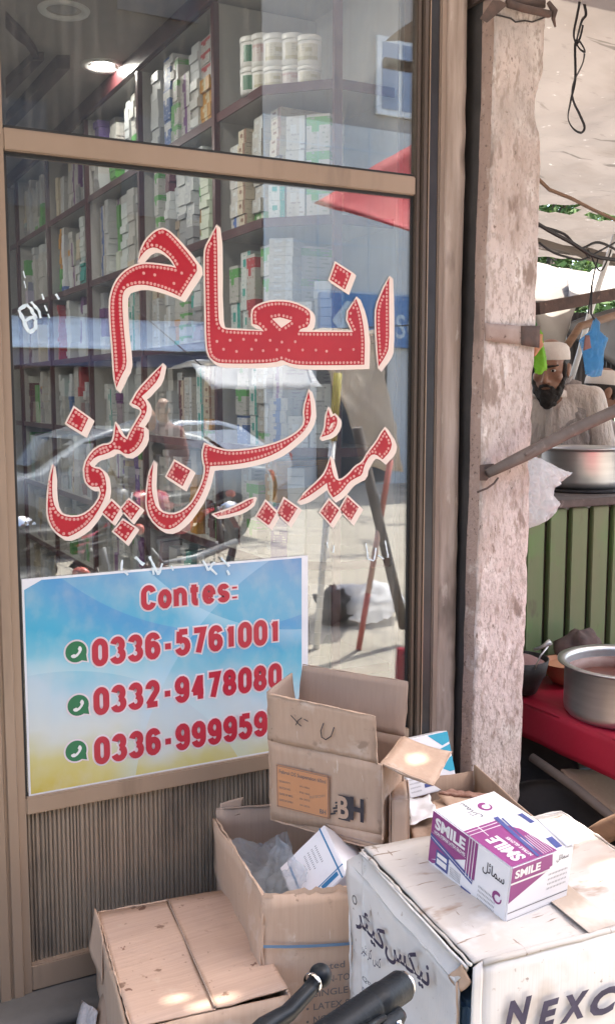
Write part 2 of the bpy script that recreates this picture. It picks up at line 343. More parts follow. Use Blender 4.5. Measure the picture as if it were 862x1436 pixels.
pm('tin', (.16, .15, .145), (.11, .105, .1), sc_=3, rough=.6, metal=.4, bump=.1, stains=[((.12, .07, .05), 6, .58, .15)])
pm('wall_blue', (.60, .60, .57), (.53, .53, .51), sc_=1.2, rough=.8)
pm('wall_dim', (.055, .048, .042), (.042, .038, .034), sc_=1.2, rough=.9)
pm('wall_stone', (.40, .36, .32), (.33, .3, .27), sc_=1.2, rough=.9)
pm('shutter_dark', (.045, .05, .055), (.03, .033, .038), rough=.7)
pm('sign_blue', (.08, .22, .45), (.07, .19, .4), rough=.4, bump=0)
pm('window_pane', (.26, .32, .42), rough=.2, bump=0)
pm('sign_pale', (.55, .65, .72), rough=.4, bump=0)
pm('awning_blue', (.06, .07, .14), rough=.7)
pm('stick_pale', (.66, .42, .36), rough=.5, bump=0)
pm('paint_white', (.92, .92, .9), rough=.5, bump=0)
pm('plastic_yellow', (.5, .42, .06), rough=.4, bump=0)
pm('plastic_white', (.8, .8, .78), rough=.4, bump=0)
pm('plastic_red', (.6, .14, .10), rough=.4, bump=0)
pm('lid_green', (.03, .16, .08), rough=.4, bump=0)
emission('lamp_on', (1, .97, .9), 12)

# ------------------------------------------------------------------ the setting: road, pavement, step, building
def ground_sheet(name, lo, hi, z, mat, n=10, jit=0):
    mb = MB(); vs = []; fs = []
    for j in range(n+1):
        for i in range(n+1):
            x = lo[0]+(hi[0]-lo[0])*i/n; y = lo[1]+(hi[1]-lo[1])*j/n
            vs.append((x, y, z+noise.noise(V((x*3, y*3, 0)))*jit))
    for j in range(n):
        for i in range(n): a = j*(n+1)+i; fs.append((a, a+1, a+n+2, a+n+1))
    return structure(mb.add(vs, fs, True).build(name, mat))
ground_sheet('road', (-150, -150), (150, 150), -.15, 'road')
mb = MB(); mb.box((-20, -1.12, -.15), (20, 30, -.012)); structure(mb.build('pavement', 'pavement'))
mb = MB()
for k in range(40):
    x = -6+k*.5; mb.box((x+.004, -1.24, -.149), (x+.496, -1.12, -.006+rnd.uniform(-.006, .006)), ch=.008)
structure(mb.build('kerb', 'kerb'))
# small uneven paving stones in front of the shop (seen bottom left)
paving = structure(MB().box((-1.0, -1.119, -.02), (2.0, -.14, -.008)).build('paving_bed', 'pavement'))
_pv = {}
for j in range(7):
    for i in range(12):
        x = -.2+i*.15+(j % 2)*.07; y = -1.11+j*.137
        s = MB().box((-.068, -.06, 0), (.068, .06, .012), ch=.006)
        if len(_pv) < 3: _pv[len(_pv)] = s.build('paving_stone', 'pavement', paving, local=True); o = _pv[len(_pv)-1]
        else: o = _pv[(i*5+j*3) % 3].copy(); COL.objects.link(o)
        o.parent = paving; o.location = (x, y, -.010+rnd.uniform(-.004, .003)); o.rotation_euler = (0, 0, rnd.uniform(-.05, .05))
MB().slab([(-3, -.14, .0), (1.715, -.14, .0), (1.715, .06, .0), (-3, .06, .0)], .03, 40, 4, jit=.006, freq=7).build('threshold_step', 'step')
structure(bpy.data.objects['threshold_step'])

# shop building shell
bld = thing('shop_building', 'concrete shop building around the glazed shopfront with its ceiling and side walls', 'building', (0, 1.8, 0))
def bpart(name, lo, hi, mat, ch=0): return MB().box(lo, hi, ch=ch).build(name, mat, bld)
bpart('wall', (1.545, .10, 0), (1.70, 3.75, 3.1), 'grey_wall')
bpart('wall', (-3.1, 3.75, 0), (1.70, 3.9, 3.1), 'grey_wall')
bpart('wall', (-3.2, .0, 0), (-3.05, 3.75, 3.1), 'grey_wall')
bpart('floor', (-3.05, .062, -.01), (1.545, 3.75, .02), 'shop_floor')
bpart('lintel', (-3.2, .0, 2.98), (1.95, .2, 3.6), 'wall_dim')
bpart('roof', (-3.2, .2, 3.1), (1.95, 3.9, 3.25), 'wall_dim')
bpart('upper_wall', (-3.2, .05, 3.6), (1.95, .25, 6.5), 'wall_stone')
# ceiling with its recessed brown steps
cz = 2.665
bpart('ceiling', (-3.05, .1, cz), (1.545, 3.75, cz+.04), 'ceiling_paint')
def cpoly(name, px, z0, z1, mat):
    return MB().prism(px, lambda p: on_z(p[0], p[1], cz).xy.to_3d()+V((0, 0, z0)), lambda p: on_z(p[0], p[1], cz).xy.to_3d()+V((0, 0, z1))).build(name, mat, bld)
cpoly('ceiling_trim', [(8, 108), (46, 72), (62, 72), (8, 128)], cz-.03, cz-.002, 'ceiling_brown')
cpoly('ceiling_trim', [(8, 158), (80, 76), (98, 76), (8, 174)], cz-.05, cz-.0025, 'ceiling_brown')
cpoly('ceiling_trim', [(8, 14), (14, 20), (34, 40), (50, 62), (54, 72), (46, 72), (36, 56), (22, 46), (8, 30)], cz-.02, cz-.0015, 'ceiling_brown')

# ------------------------------------------------------------------ glazed shopfront
shop = thing('shop_window', 'tall bronze framed shop window with two panes over a ribbed metal kick panel', 'window', (1.0, 0, 0))
def wp(name, lo, hi, mat, ch=.003): return MB().box(lo, hi, ch=ch).build(name, mat, shop)
def groove_jamb(name, x0, x1, z0, z1, y0, y1):
    mb = MB(); w = x1-x0
    prof = [(0, 0), (.30, 0), (.34, .006), (.40, .006), (.44, 0), (.72, 0), (.76, .008), (1, .008)]
    pts = [(x0+a*w, y0+b) for a, b in prof]+[(x1, y1), (x0, y1)]
    return mb.prism(pts, lambda p: V((p[0], p[1], z0)), lambda p: V((p[0], p[1], z1))).build(name, 'bronze', shop)
groove_jamb('jamb', .385, .458, .03, 2.98, -.022, .05)
o = wp('transom', (.458, -.016, 1.976), (1.523, .05, 2.024), 'bronze')
wp('sill_rail', (.458, -.018, .473), (1.523, .05, .515), 'bronze')
wp('bottom_rail', (.458, -.016, .034), (1.523, .05, .098), 'bronze')
wp('head_rail', (.458, -.016, 2.92), (1.523, .05, 2.98), 'bronze')
wp('jamb', (1.523, -.016, .034), (1.538, .05, 2.98), 'bronze_brown')
wp('jamb', (1.5385, -.024, .034), (1.5545, .05, 2.98), 'bronze_brown')
wp('shutter_channel', (1.555, -.012, .034), (1.596, .05, 3.0), 'bronze_dark')
wp('channel_lip', (1.560, -.020, .034), (1.563, -.0125, 3.0), 'bronze')
MB().box((1.5965, -.016, .034), (1.6175, .05, 3.0), ch=.004).build('cover_strip', 'cover_brown', shop)
for z0, z1 in ((.515, .522), (1.969, 1.976), (2.024, 2.031)):
    wp('gasket', (.458, -.006, z0), (1.523, .006, z1), 'gasket', 0)
wp('gasket', (.458, -.005, .5225), (.465, .005, 1.968), 'gasket', 0); wp('gasket', (1.5155, -.005, .5225), (1.5225, .005, 1.968), 'gasket', 0)
MB().box((.4585, -.0025, .5155), (1.5225, .0025, 1.9755)).build('glass_pane', 'shop_glass', shop)
MB().box((.4585, -.0025, 2.0245), (1.5225, .0025, 2.9195)).build('glass_pane', 'shop_glass', shop)
# ribbed kick panel
mb = MB(); vs = []; n = 0; x = .462
while x < 1.52:
    wdt = rnd.choice((.006, .008, .008, .010))
    for a, d in ((0, 0), (.25, -.006), (.7, -.006), (.95, 0)): vs.append((x+a*wdt*1.3, d*.7+rnd.uniform(-.0004, .0004)))
    x += wdt*1.3
V2 = [(p[0], p[1]+.004, .0985) for p in vs]+[(p[0], p[1]+.004, .4725) for p in vs]; n = len(vs)
mb.add(V2, [(i, i+1, n+i+1, n+i) for i in range(n-1)])
mb.build('ribbed_panel', 'ribs', shop)
# the leaf left of the jamb: a second glazed bay, the shop's entrance
door = thing('shop_door', 'glazed bronze framed shop door standing left of the window jamb', 'door', (-.1, 0, 0))
def dp(name, lo, hi, mat): return MB().box(lo, hi, ch=.003).build(name, mat, door)
dp('stile', (.335, -.01, .034), (.384, .04, 2.98), 'bronze'); dp('stile', (-.62, -.01, .034), (-.57, .04, 2.98), 'bronze')
dp('rail', (-.57, -.009, .034), (.335, .04, .14), 'bronze'); dp('rail', (-.57, -.009, 2.05), (.335, .04, 2.11), 'bronze'); dp('rail', (-.57, -.009, 2.92), (.335, .04, 2.98), 'bronze')
MB().box((-.57, .005, .14), (.335, .01, 2.05)).build('glass_pane', 'shop_glass', door)
MB().tube([(.30, -.01, .95), (.30, -.06, .95), (.30, -.06, 1.2), (.30, -.01, 1.2)], .009).build('handle', 'chrome', door)
w2 = MB().box((-3.2, -.05, .0), (-.63, .05, 2.98)).build('wall', 'wall_dim', bld)

# ------------------------------------------------------------------ plaster pillar, strip beside the window
MB().slab([(1.619, -.004, 0), (1.688, .0, 0), (1.692, .0, 3.0), (1.621, -.004, 3.0)], -.06, 4, 50, jit=.006, freq=12).build('door_post', 'wood_strip')
tag(bpy.data.objects['door_post'], 'weathered pale brown post between the window frame and the plaster pillar', 'post')
MB().box((1.69, .05, 0), (1.74, .098, 3.0)).build('recess', 'gap_shade_and_crack', bld)  # dark strip painted to read as shade deep in the gap
pil = thing('plaster_pillar', 'pale pink plastered pillar with a chipped right edge', 'pillar', (1.8, .03, 0))
def pillar():
    mb = MB(); NZ, NX = 150, 14; Z1 = 2.50; vs = []; fs = []
    xl = lambda z: 1.697+.033*z/2.4; xr = lambda z: 1.886+.020*z/2.4
    for k in range(NZ+1):
        z = Z1*k/NZ
        chip = max(0, noise.noise(V((3.3, 1.2, z*6)))-.05)*.035+max(0, noise.noise(V((8.1, 4.2, z*22))))*.012
        a, b = xl(z), xr(z)-chip
        row = [(a, .10), (a, .03), (a, -.018), (a+.002, -.064)]
        row += [(a+.006+(b-a-.012)*i/NX, -.07) for i in range(NX+1)]
        row += [(b, -.062), (b+.004, -.02), (b+.008+chip*.4, .05), (b+.008, .10)]
        for i, p in enumerate(row):
            q = V((p[0], p[1], z)); d = noise.noise(q*9)*.004+noise.noise(q*31)*.0018+noise.noise(q*80)*.0008
            vs.append(q+V((d*(1 if i < 4 else 0)+(d*1.5 if i > NX+4 else 0), -d if 3 < i <= NX+4 else 0, 0)))
    m = len(row)
    for k in range(NZ):
        for i in range(m-1): fs.append((k*m+i, k*m+i+1, (k+1)*m+i+1, (k+1)*m+i))
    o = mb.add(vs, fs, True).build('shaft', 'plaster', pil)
    o.data.materials.append(MATS['plaster_side']); o.data.materials.append(MATS['gap_shade_and_crack'])
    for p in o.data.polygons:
        if (p.index % (m-1)) < 3: p.material_index = 2 if (p.index % (m-1)) < 2 else 1  # side face: darker plaster in front, the gap's shade painted behind it
    return o
pillar()
MB().box((1.72, -.06, 2.501), (1.91, .10, 3.0)).build('upper_shaft', 'rust', pil)
# crack along the top of the plaster
mb = MB(); pts = [on_y(u, v, -.0735) for u, v in ((690, 20), (700, 22), (716, 26), (722, 31), (735, 29), (745, 31), (756, 27), (764, 24))]
mb.tube(pts, .0022, 5).build('crack', 'gap_shade_and_crack', pil)
# strap of old steel round the pillar
mb = MB(); a = on_y(679, 453, -.074); b = on_y(753, 459, -.074); c = on_y(752, 486, -.074); d = on_y(679, 478, -.074)
mb.slab([a, d, c, b], .004, 3, 12, jit=.002, freq=30).build('steel_strap', 'band_steel', pil)
e = on_y(730, 457, -.0785); f = on_y(730, 484, -.0785)
MB().slab([e, f, c+V((.002, -.006, -.004)), b+V((.002, -.006, .004))], .003, 3, 4, jit=.001).build('strap_end', 'rust', pil)
# broken bracket at the pillar head
br = thing('iron_bracket', 'rusty iron bracket bolted across the head of the pillar', 'bracket', (1.8, -.09, 2.38))
def ypx(px, y): return [on_y(u, v, y) for u, v in px]
MB().prism([(672, 26), (690, 0), (700, 0), (712, 6), (694, 22), (682, 32)], lambda p: on_y(p[0], p[1], -.085), lambda p: on_y(p[0], p[1], -.10)).build('plate', 'rust', br)
MB().tube(ypx([(712, 5), (735, 12), (770, 20)], -.105), .010, 7).build('bar', 'rust', br)
MB().tube(ypx([(768, 3), (777, 16), (775, 26), (778, 38)], -.105), [.006, .010, .006, .003], 6).build('hook', 'rust', br)
MB().tube(ypx([(712, 3), (760, 6)], -.085), .014, 6).build('bar', 'rust', br)

# diagonal pipe fixed to the pillar
pr = thing('prop_pole', 'rusty brown pole slanting up to the right from its bracket on the pillar', 'pole', (1.7, -.11, 1.2))
p0 = on_y(683, 664, -.105); p1 = on_y(736, 638, -.12); p2 = on_y(862, 576, -.19); p3 = p2+(p2-p1)*1.6
MB().tube([p0, p0.lerp(p1, .5), p1, p1.lerp(p2, .5)+V((0, 0, .004)), p2, p3], [.013, .016, .018, .0175, .0175, .017], 12).build('pipe', 'pipe', pr)
MB().cap(on_y(737, 637, -.135), on_y(748, 629, -.135), .006, .007).build('weld', 'pipe', pr)
MB().prism([(672, 652), (692, 650), (693, 660), (682, 674), (672, 674)], lambda p: on_y(p[0], p[1], -.076), lambda p: on_y(p[0], p[1], -.092)).build('bracket', 'rust', pr)
MB().tube(ypx([(698, 670), (692, 678), (682, 685), (669, 690)], -.10), .0028, 6).build('tie_wire', 'rust', pr)

# ------------------------------------------------------------------ lettering and poster on the glass
YG = -.0028
def gp(p, y): return on_y(p[0], p[1], y)
def inside(p, poly):
    c = False; n = len(poly)
    for i in range(n):
        a, b = poly[i], poly[(i+1) % n]
        if (a[1] > p[1]) != (b[1] > p[1]) and p[0] < (b[0]-a[0])*(p[1]-a[1])/(b[1]-a[1])+a[0]: c = not c
    return c
def fill2d(poly, holes=()):
    """triangulate a polygon with holes in photograph pixels"""
    from mathutils.geometry import delaunay_2d_cdt
    vs = []; es = []
    for pl in [poly]+list(holes):
        o = len(vs); vs += [V(p) for p in pl]; es += [(o+i, o+(i+1) % len(pl)) for i in range(len(pl))]
    r = delaunay_2d_cdt(vs, es, [], 0, 1e-5); out = []
    for t in r[2]:
        c = sum((r[0][i] for i in t), V((0, 0)))/len(t)
        if inside(c, poly) and not any(inside(c, h) for h in holes): out.append(t)
    return r[0], out
def soften(poly, it=1):
    for _ in range(it):
        q = []
        n = len(poly)
        for i in range(n):
            a, b, c = V(poly[i-1]), V(poly[i]), V(poly[(i+1) % n])
            ang = (a-b).angle(c-b) if (a-b).length > .1 and (c-b).length > .1 else 3
            if ang < 1.9: q.append(tuple(b))
            else: q += [tuple(b.lerp(a, .25)), tuple(b.lerp(c, .25))]
        poly = q
    return poly
def outline_grow(poly, r, dx, dy):
    """cream backing: every copy of the outline grown by r and dragged to the lower right"""
    out = []
    n = len(poly); area = sum(poly[i][0]*poly[(i+1) % n][1]-poly[(i+1) % n][0]*poly[i][1] for i in range(n)); sg = 1 if area > 0 else -1
    grown = []
    for i in range(n):
        a, b, c = V(poly[i-1]), V(poly[i]), V(poly[(i+1) % n])
        n1 = (b-a); n2 = (c-b)
        if n1.length < 1e-3 or n2.length < 1e-3: continue
        n1 = V((n1.y, -n1.x)).normalized()*sg; n2 = V((n2.y, -n2.x)).normalized()*sg
        m = n1+n2
        m = m.normalized()*min(1.6, 1/max(.4, m.length/2)) if m.length > .2 else n1
        grown.append(tuple(b+m*r))
    return grown
def letter(name, label, pieces, worn=False, stud_step=5.2):
    """pieces = list of (outline, holes, cream drag)"""
    c0 = gp(pieces[0][0][0], YG)
    t = thing(name, label, 'lettering', c0, 0, 'red letters stuck on the shop window')
    back = MB(); front = MB(); studs = MB()
    for poly, holes, drag in pieces:
        poly = soften(poly)
        g = outline_grow(poly, 2.4, 0, 0); hg = [outline_grow(soften(h), -2.0, 0, 0) for h in holes]
        lay = 0
        steps = 4
        for k in range(steps+1):
            ox, oy = drag[0]*k/steps, drag[1]*k/steps
            gg = [(x+ox+noise.noise(V((x*.13, y*.13, 1)))*.9*k/steps, y+oy+noise.noise(V((x*.13, y*.13, 4)))*.9*k/steps) for x, y in g]
            pv, pf = fill2d(gg, [] if k else [[(a, b) for a, b in h] for h in hg] if False else [])
            yy = YG-.0004-.00012*lay; lay += 1
            back.add([gp(p, yy) for p in pv], pf)
        yy = YG-.0012
        pv, pf = fill2d(poly, holes); front.add([gp(p, yy) for p in pv], pf)
        # studs: rings of small domes just inside the outline, a few scattered in the middle
        pts = []
        for ring in [poly]+list(holes):
            n = len(ring); acc = 0; inward = 3.4 if ring is poly else -3.4
            area = sum(ring[i][0]*ring[(i+1) % n][1]-ring[(i+1) % n][0]*ring[i][1] for i in range(n)); sg = 1 if area > 0 else -1
            for i in range(n):
                a, b = V(ring[i]), V(ring[(i+1) % n]); d = (b-a).length
                if d < 1e-3: continue
                nn = V((b-a).yx); nn = V((-nn.x, nn.y)).normalized()*sg if False else V((-(b-a).y, (b-a).x)).normalized()*sg
                while acc < d:
                    p = a.lerp(b, acc/d)+nn*inward
                    if inside(p, poly) and not any(inside(p, h) for h in holes) and all((p-q).length > stud_step*.72 for q in pts[-400:]): pts.append(p)
                    acc += stud_step
                acc -= d
        xs = [p[0] for p in poly]; ys = [p[1] for p in poly]
        y = min(ys)+6
        while y < max(ys):
            x = min(xs)+((int(y/14) % 2)*9)
            while x < max(xs):
                p = V((x+rnd.uniform(-2, 2), y+rnd.uniform(-2, 2)))
                if inside(p, poly) and not any(inside(p, h) for h in holes) and all((p-q).length > 9 for q in pts): pts.append(p)
                x += 18
            y += 14
        for p in pts:
            c = gp(p, yy-.0002); rr = .0038
            vs = [c+V((0, -.0016, 0))]+[c+V((math.cos(k*math.pi/4)*rr, 0, math.sin(k*math.pi/4)*rr)) for k in range(8)]
            studs.add(vs, [(0, 1+k, 1+(k+1) % 8) for k in range(8)], True)
    back.build('cream_border', 'vinyl_cream', t, recalc=False)
    front.build('red_face', 'vinyl_red_worn' if worn else 'vinyl_red', t, recalc=False)
    if studs.v: stuff(studs.build('studs', 'stud', t))
    return t
MEEM = [(224.8,322),(229.7,321.6),(238.6,326.5),(250.4,339.3),(266.2,358),(279,375.8),(268.2,392.5),(253.4,416.2),(238.6,409.3),(218.9,402.4),(197.2,398.5),(179.4,402.4),(172.5,410.3),(171.6,426),(173.5,457.6),(176.5,487.2),(178.5,512.9),(169.6,528.6),(163.7,543.4),(160.7,526.7),(158.7,487.2),(155.8,457.6),(154.8,424.1),(157.8,408.3),(163.7,394.5),(173.5,382.7),(187.3,373.8),(201.1,369.9),(218.9,370.9),(238.6,373.8),(247.5,375.8),(240.6,363),(228.8,352.1),(216.9,346.2),(207,349.2),(199.2,357),(194.2,366),(199.2,349.2),(205.1,337.3),(216.9,325.5)]
BASE = [(303.4,317.8),(304.9,345.7),(305.3,401.4),(306.2,442.2),(308,456.1),(313.6,461.7),(329.4,463),(370.2,464.5),(362.8,456.1),(354.5,454.3),(353.9,436.6),(359.1,430.1),(374,424),(392.5,422.2),(411.1,424.6),(430,432.9),(435.7,440.9),(433,458.3),(421.7,460.9),(418.5,465),(437.4,465.6),(494.8,465.6),(484.4,442.7),(499.2,419.2),(505.3,435.7),(509.6,458.3),(511.4,479.2),(510.5,511.4),(472.2,512.3),(420,512.3),(403.7,509),(395.3,504.4),(386.9,508.1),(362.8,510),(316.4,510),(301.6,508.1),(292.3,497.9),(289.5,475.6),(288.6,420),(287.6,364.3),(288.6,347.5),(296,334.6)]
BASEH = [(381.4,446.9),(392.5,445),(409.2,449.6),(394.4,459.9)]
NDOT = [(470.5,369.6),(492.2,383.5),(483.5,406.1),(462.6,392.2)]
ALIF = [(545.3,389.6),(545.3,427),(545.6,486.2),(540,500),(530.5,514),(528.8,487.9),(527,453.1),(527.5,430.5),(536.6,407.9)]
KMPNI = [(76,650),(73.2,675.6),(74.4,703.5),(82.5,719.7),(96.4,725.5),(115,724.3),(131.2,712.7),(142.8,694.2),(139.3,682.6),(126.6,682.6),(119.6,673.3),(118.4,652.4),(128.9,633.9),(142.8,624.6),(154.4,623.4),(160.2,617.6),(162.5,594.4),(169.5,610.6),(178.8,616.5),(184.6,603.7),(194,588),(200,577.5),(195,570),(184.6,565.4),(193.9,548),(210.1,530.6),(227.5,512),(222.9,531.8),(207.8,548),(198.5,556.1),(206.6,566.6),(205.5,580.5),(193.9,597.9),(202,600.2),(202,615.3),(191.5,631.5),(177.6,638.5),(163.7,628.1),(149.8,636.2),(133.5,640.8),(125.4,650.1),(130,655.9),(142.8,658.2),(148.6,671),(149.8,689.5),(142.8,708.1),(126.6,733.6),(108,747.5),(91.8,754.5),(75.5,742.9),(67.4,724.3),(67.4,698.8),(70.9,668.7)]
KDOT = [(104.5,572.4),(124.2,586.3),(115,606),(94.1,593.2)]
PE = [[(156.7,702.3),(168.5,713.9),(157.9,731.3),(144,718.5)], [(181.1,701.1),(196.2,712.7),(184.6,729),(170.5,713.9)], [(173,729.8),(189.2,740.4),(176.5,759.1),(160.2,745.2)]]
SIN = [(215.6,648.2),(212.7,673.8),(213.7,693.6),(219.6,713.3),(232.4,721.2),(249.2,721.2),(266.9,709.3),(276.8,693.6),(285.7,673.8),(288.6,656.1),(285.7,646.2),(284.7,634.4),(287.6,623.6),(300.5,628.5),(316.2,632.4),(327.8,633),(355.7,630.2),(379.8,624.7),(404,615.4),(420.7,604.3),(428.1,593.1),(426.2,574.6),(432.7,548.6),(435.5,563.4),(436.4,585.7),(428.1,602.4),(415.1,615.4),(396.5,630.2),(374.3,641.4),(346.4,648.8),(318.6,652.5),(300,653.4),(294.5,654.1),(292.6,666),(286.6,685.7),(276.8,705.4),(259,729.1),(241.3,742.9),(225.5,740.9),(211.7,727.1),(205.8,709.3),(206.8,687.7),(209.7,666)]
SDOT = [(245.2,647.2),(266.9,660),(256.1,681.7),(234.4,667.9)]
STROKE = [(300,721),(318,716),(334,709),(349,701),(356,699),(352,708),(338,716),(322,721),(306,724)]
TOE = [(460.2,573.5),(463.1,585.4),(469,582.4),(473,587.3),(472,597.2),(465.1,608),(450.3,613),(456.2,601.1),(457.2,585.4)]
TOEH = [(460,603),(464,594),(467.5,592),(467,599)]
MYD = [(539.1,602.1),(549.9,619.9),(546.9,632.7),(536.1,644.5),(526.2,636.6),(518.3,638.6),(510.5,652.4),(507.5,666.2),(498.6,670.2),(488.8,676.1),(478.9,689.9),(467.1,697.8),(460.2,687.9),(458.2,677.1),(445.4,687),(429.6,697.8),(418.7,702.7),(429.6,689.9),(447.3,674.1),(457.2,662.3),(463.1,642.6),(465.1,658.3),(469,671.2),(476.9,675.1),(488.8,666.2),(498.6,654.4),(508.5,649.5),(516.4,634.7),(528.2,619.9),(534.1,609)]
D1 = [[(372.4,703.6),(387.2,719.3),(377,737),(360.3,724)], [(398.4,699.9),(417,712.8),(404,733.3),(389.1,719.3)]]
D2 = [[(461.1,701.7),(475,715.5),(463.1,734.3),(449.3,718.5)], [(486.8,696.8),(502.6,711.6),(491.7,730.3),(476.9,714.6)]]
BIG = (5.5, 5.0); SMALL = (4.5, 4.0); FINE = (3.5, 3.2)
letter('sign_letter', 'large red meem with a hooked head, leftmost letter of the upper line', [(MEEM, [], BIG)])
letter('sign_letter', 'long red joined word piece with a tall stroke in the middle of the upper line', [(BASE, [BASEH], (5, 4))])
letter('sign_letter', 'red diamond dot floating over the right end of the upper line', [(NDOT, [], (4, 4))])
letter('sign_letter', 'slim upright red alif at the far right of the upper line', [(ALIF, [], (5, 4))])
letter('sign_letter', 'twisting red joined word at the left of the lower line', [(KMPNI, [], SMALL)])
letter('sign_letter', 'red diamond dot at the far left above the lower line', [(KDOT, [], (6, 5))])
for p, s in zip(PE, ('left upper dot', 'right upper dot', 'lowest dot')):
    letter('sign_letter', 'red diamond, '+s+' of the triangle of three under the left word', [(p, [], FINE)])
letter('sign_letter', 'long red bowl and sweeping stroke in the middle of the lower line', [(SIN, [], SMALL)])
letter('sign_letter', 'faded worn red diamond inside the bowl of the lower line', [(SDOT, [], SMALL)], worn=True)
letter('sign_letter', 'thin tattered red stroke under the sweeping stroke of the lower line', [(STROKE, [], (2, 2))], worn=True)
letter('sign_letter', 'small red looped mark above the right word of the lower line', [(TOE, [TOEH], FINE)])
letter('sign_letter', 'red joined word with a diamond head at the right of the lower line', [(MYD, [], SMALL)])
letter('sign_letter', 'faded red diamond, left one of the pair below the sweeping stroke', [(D1[0], [], FINE)], worn=True)
letter('sign_letter', 'faded red diamond, right one of the pair below the sweeping stroke', [(D1[1], [], FINE)], worn=True)
letter('sign_letter', 'red diamond, left one of the pair below the right word', [(D2[0], [], FINE)], worn=True)
letter('sign_letter', 'red diamond, right one of the pair below the right word', [(D2[1], [], FINE)], worn=True)
# torn remains of older stickers
def residue(label, strokes, yy=YG-.0006):
    p0 = gp(strokes[0][0][0], yy); t = thing('sticker_residue', label, 'sticker', p0, 0, 'torn sticker remains on the window')
    for st, wd in strokes:
        mb = MB()
        for (a, b) in zip(st, st[1:]):
            a, b = V(a), V(b); nn = V((-(b-a).y, (b-a).x)).normalized()*wd
            n = max(2, int((b-a).length/4)); L = []; Rr = []
            for k in range(n+1):
                p = a.lerp(b, k/n); j = rnd.uniform(.5, 1.2); L.append(p+nn*j); Rr.append(p-nn*rnd.uniform(.4, 1.1))
            mb.add([gp(p, yy) for p in L+Rr], [(k, k+1, n+2+k, n+1+k) for k in range(n)])
        mb.build('flake', 'residue', t, recalc=False)
    return t
residue('flaking pale blue sticker remains with a number left of the large red letter', [([(27, 434), (37, 427), (45, 434), (51, 447)], 3), ([(27, 434), (35, 452), (41, 466), (49, 462), (51, 448), (44, 444), (36, 450)], 3), ([(44, 423), (54, 434), (58, 446)], 2.6), ([(59, 412), (62, 420)], 1.5), ([(63, 428), (67, 436)], 1.5), ([(79, 412), (83, 420)], 2), ([(33, 380), (36, 390)], 1), ([(34, 394), (37, 404)], 1), ([(68, 440), (70, 446)], 1.2)])
residue('white chipped sticker scraps along the top edge of the blue poster', [([(172, 785), (171, 800)], 2), ([(190, 781), (202, 792)], 3), ([(210, 780), (222, 806), (228, 790)], 2.2), ([(285, 786), (292, 800), (301, 788)], 2), ([(310, 782), (322, 794)], 2), ([(318, 800), (322, 806)], 2), ([(240, 793), (243, 800)], 1.2), ([(176, 802), (180, 806)], 2), ([(296, 798), (304, 806)], 2), ([(214, 796), (216, 806)], 1.6)], -.0098)
residue('small pale handwriting scraps low on the right of the window', [([(513, 762), (516, 784), (524, 786), (527, 768)], 1.3), ([(530, 778), (538, 784)], 1.2), ([(540, 758), (544, 782)], 1.3), ([(458, 760), (460, 768)], 1), ([(468, 765), (467, 775)], 1.1)])

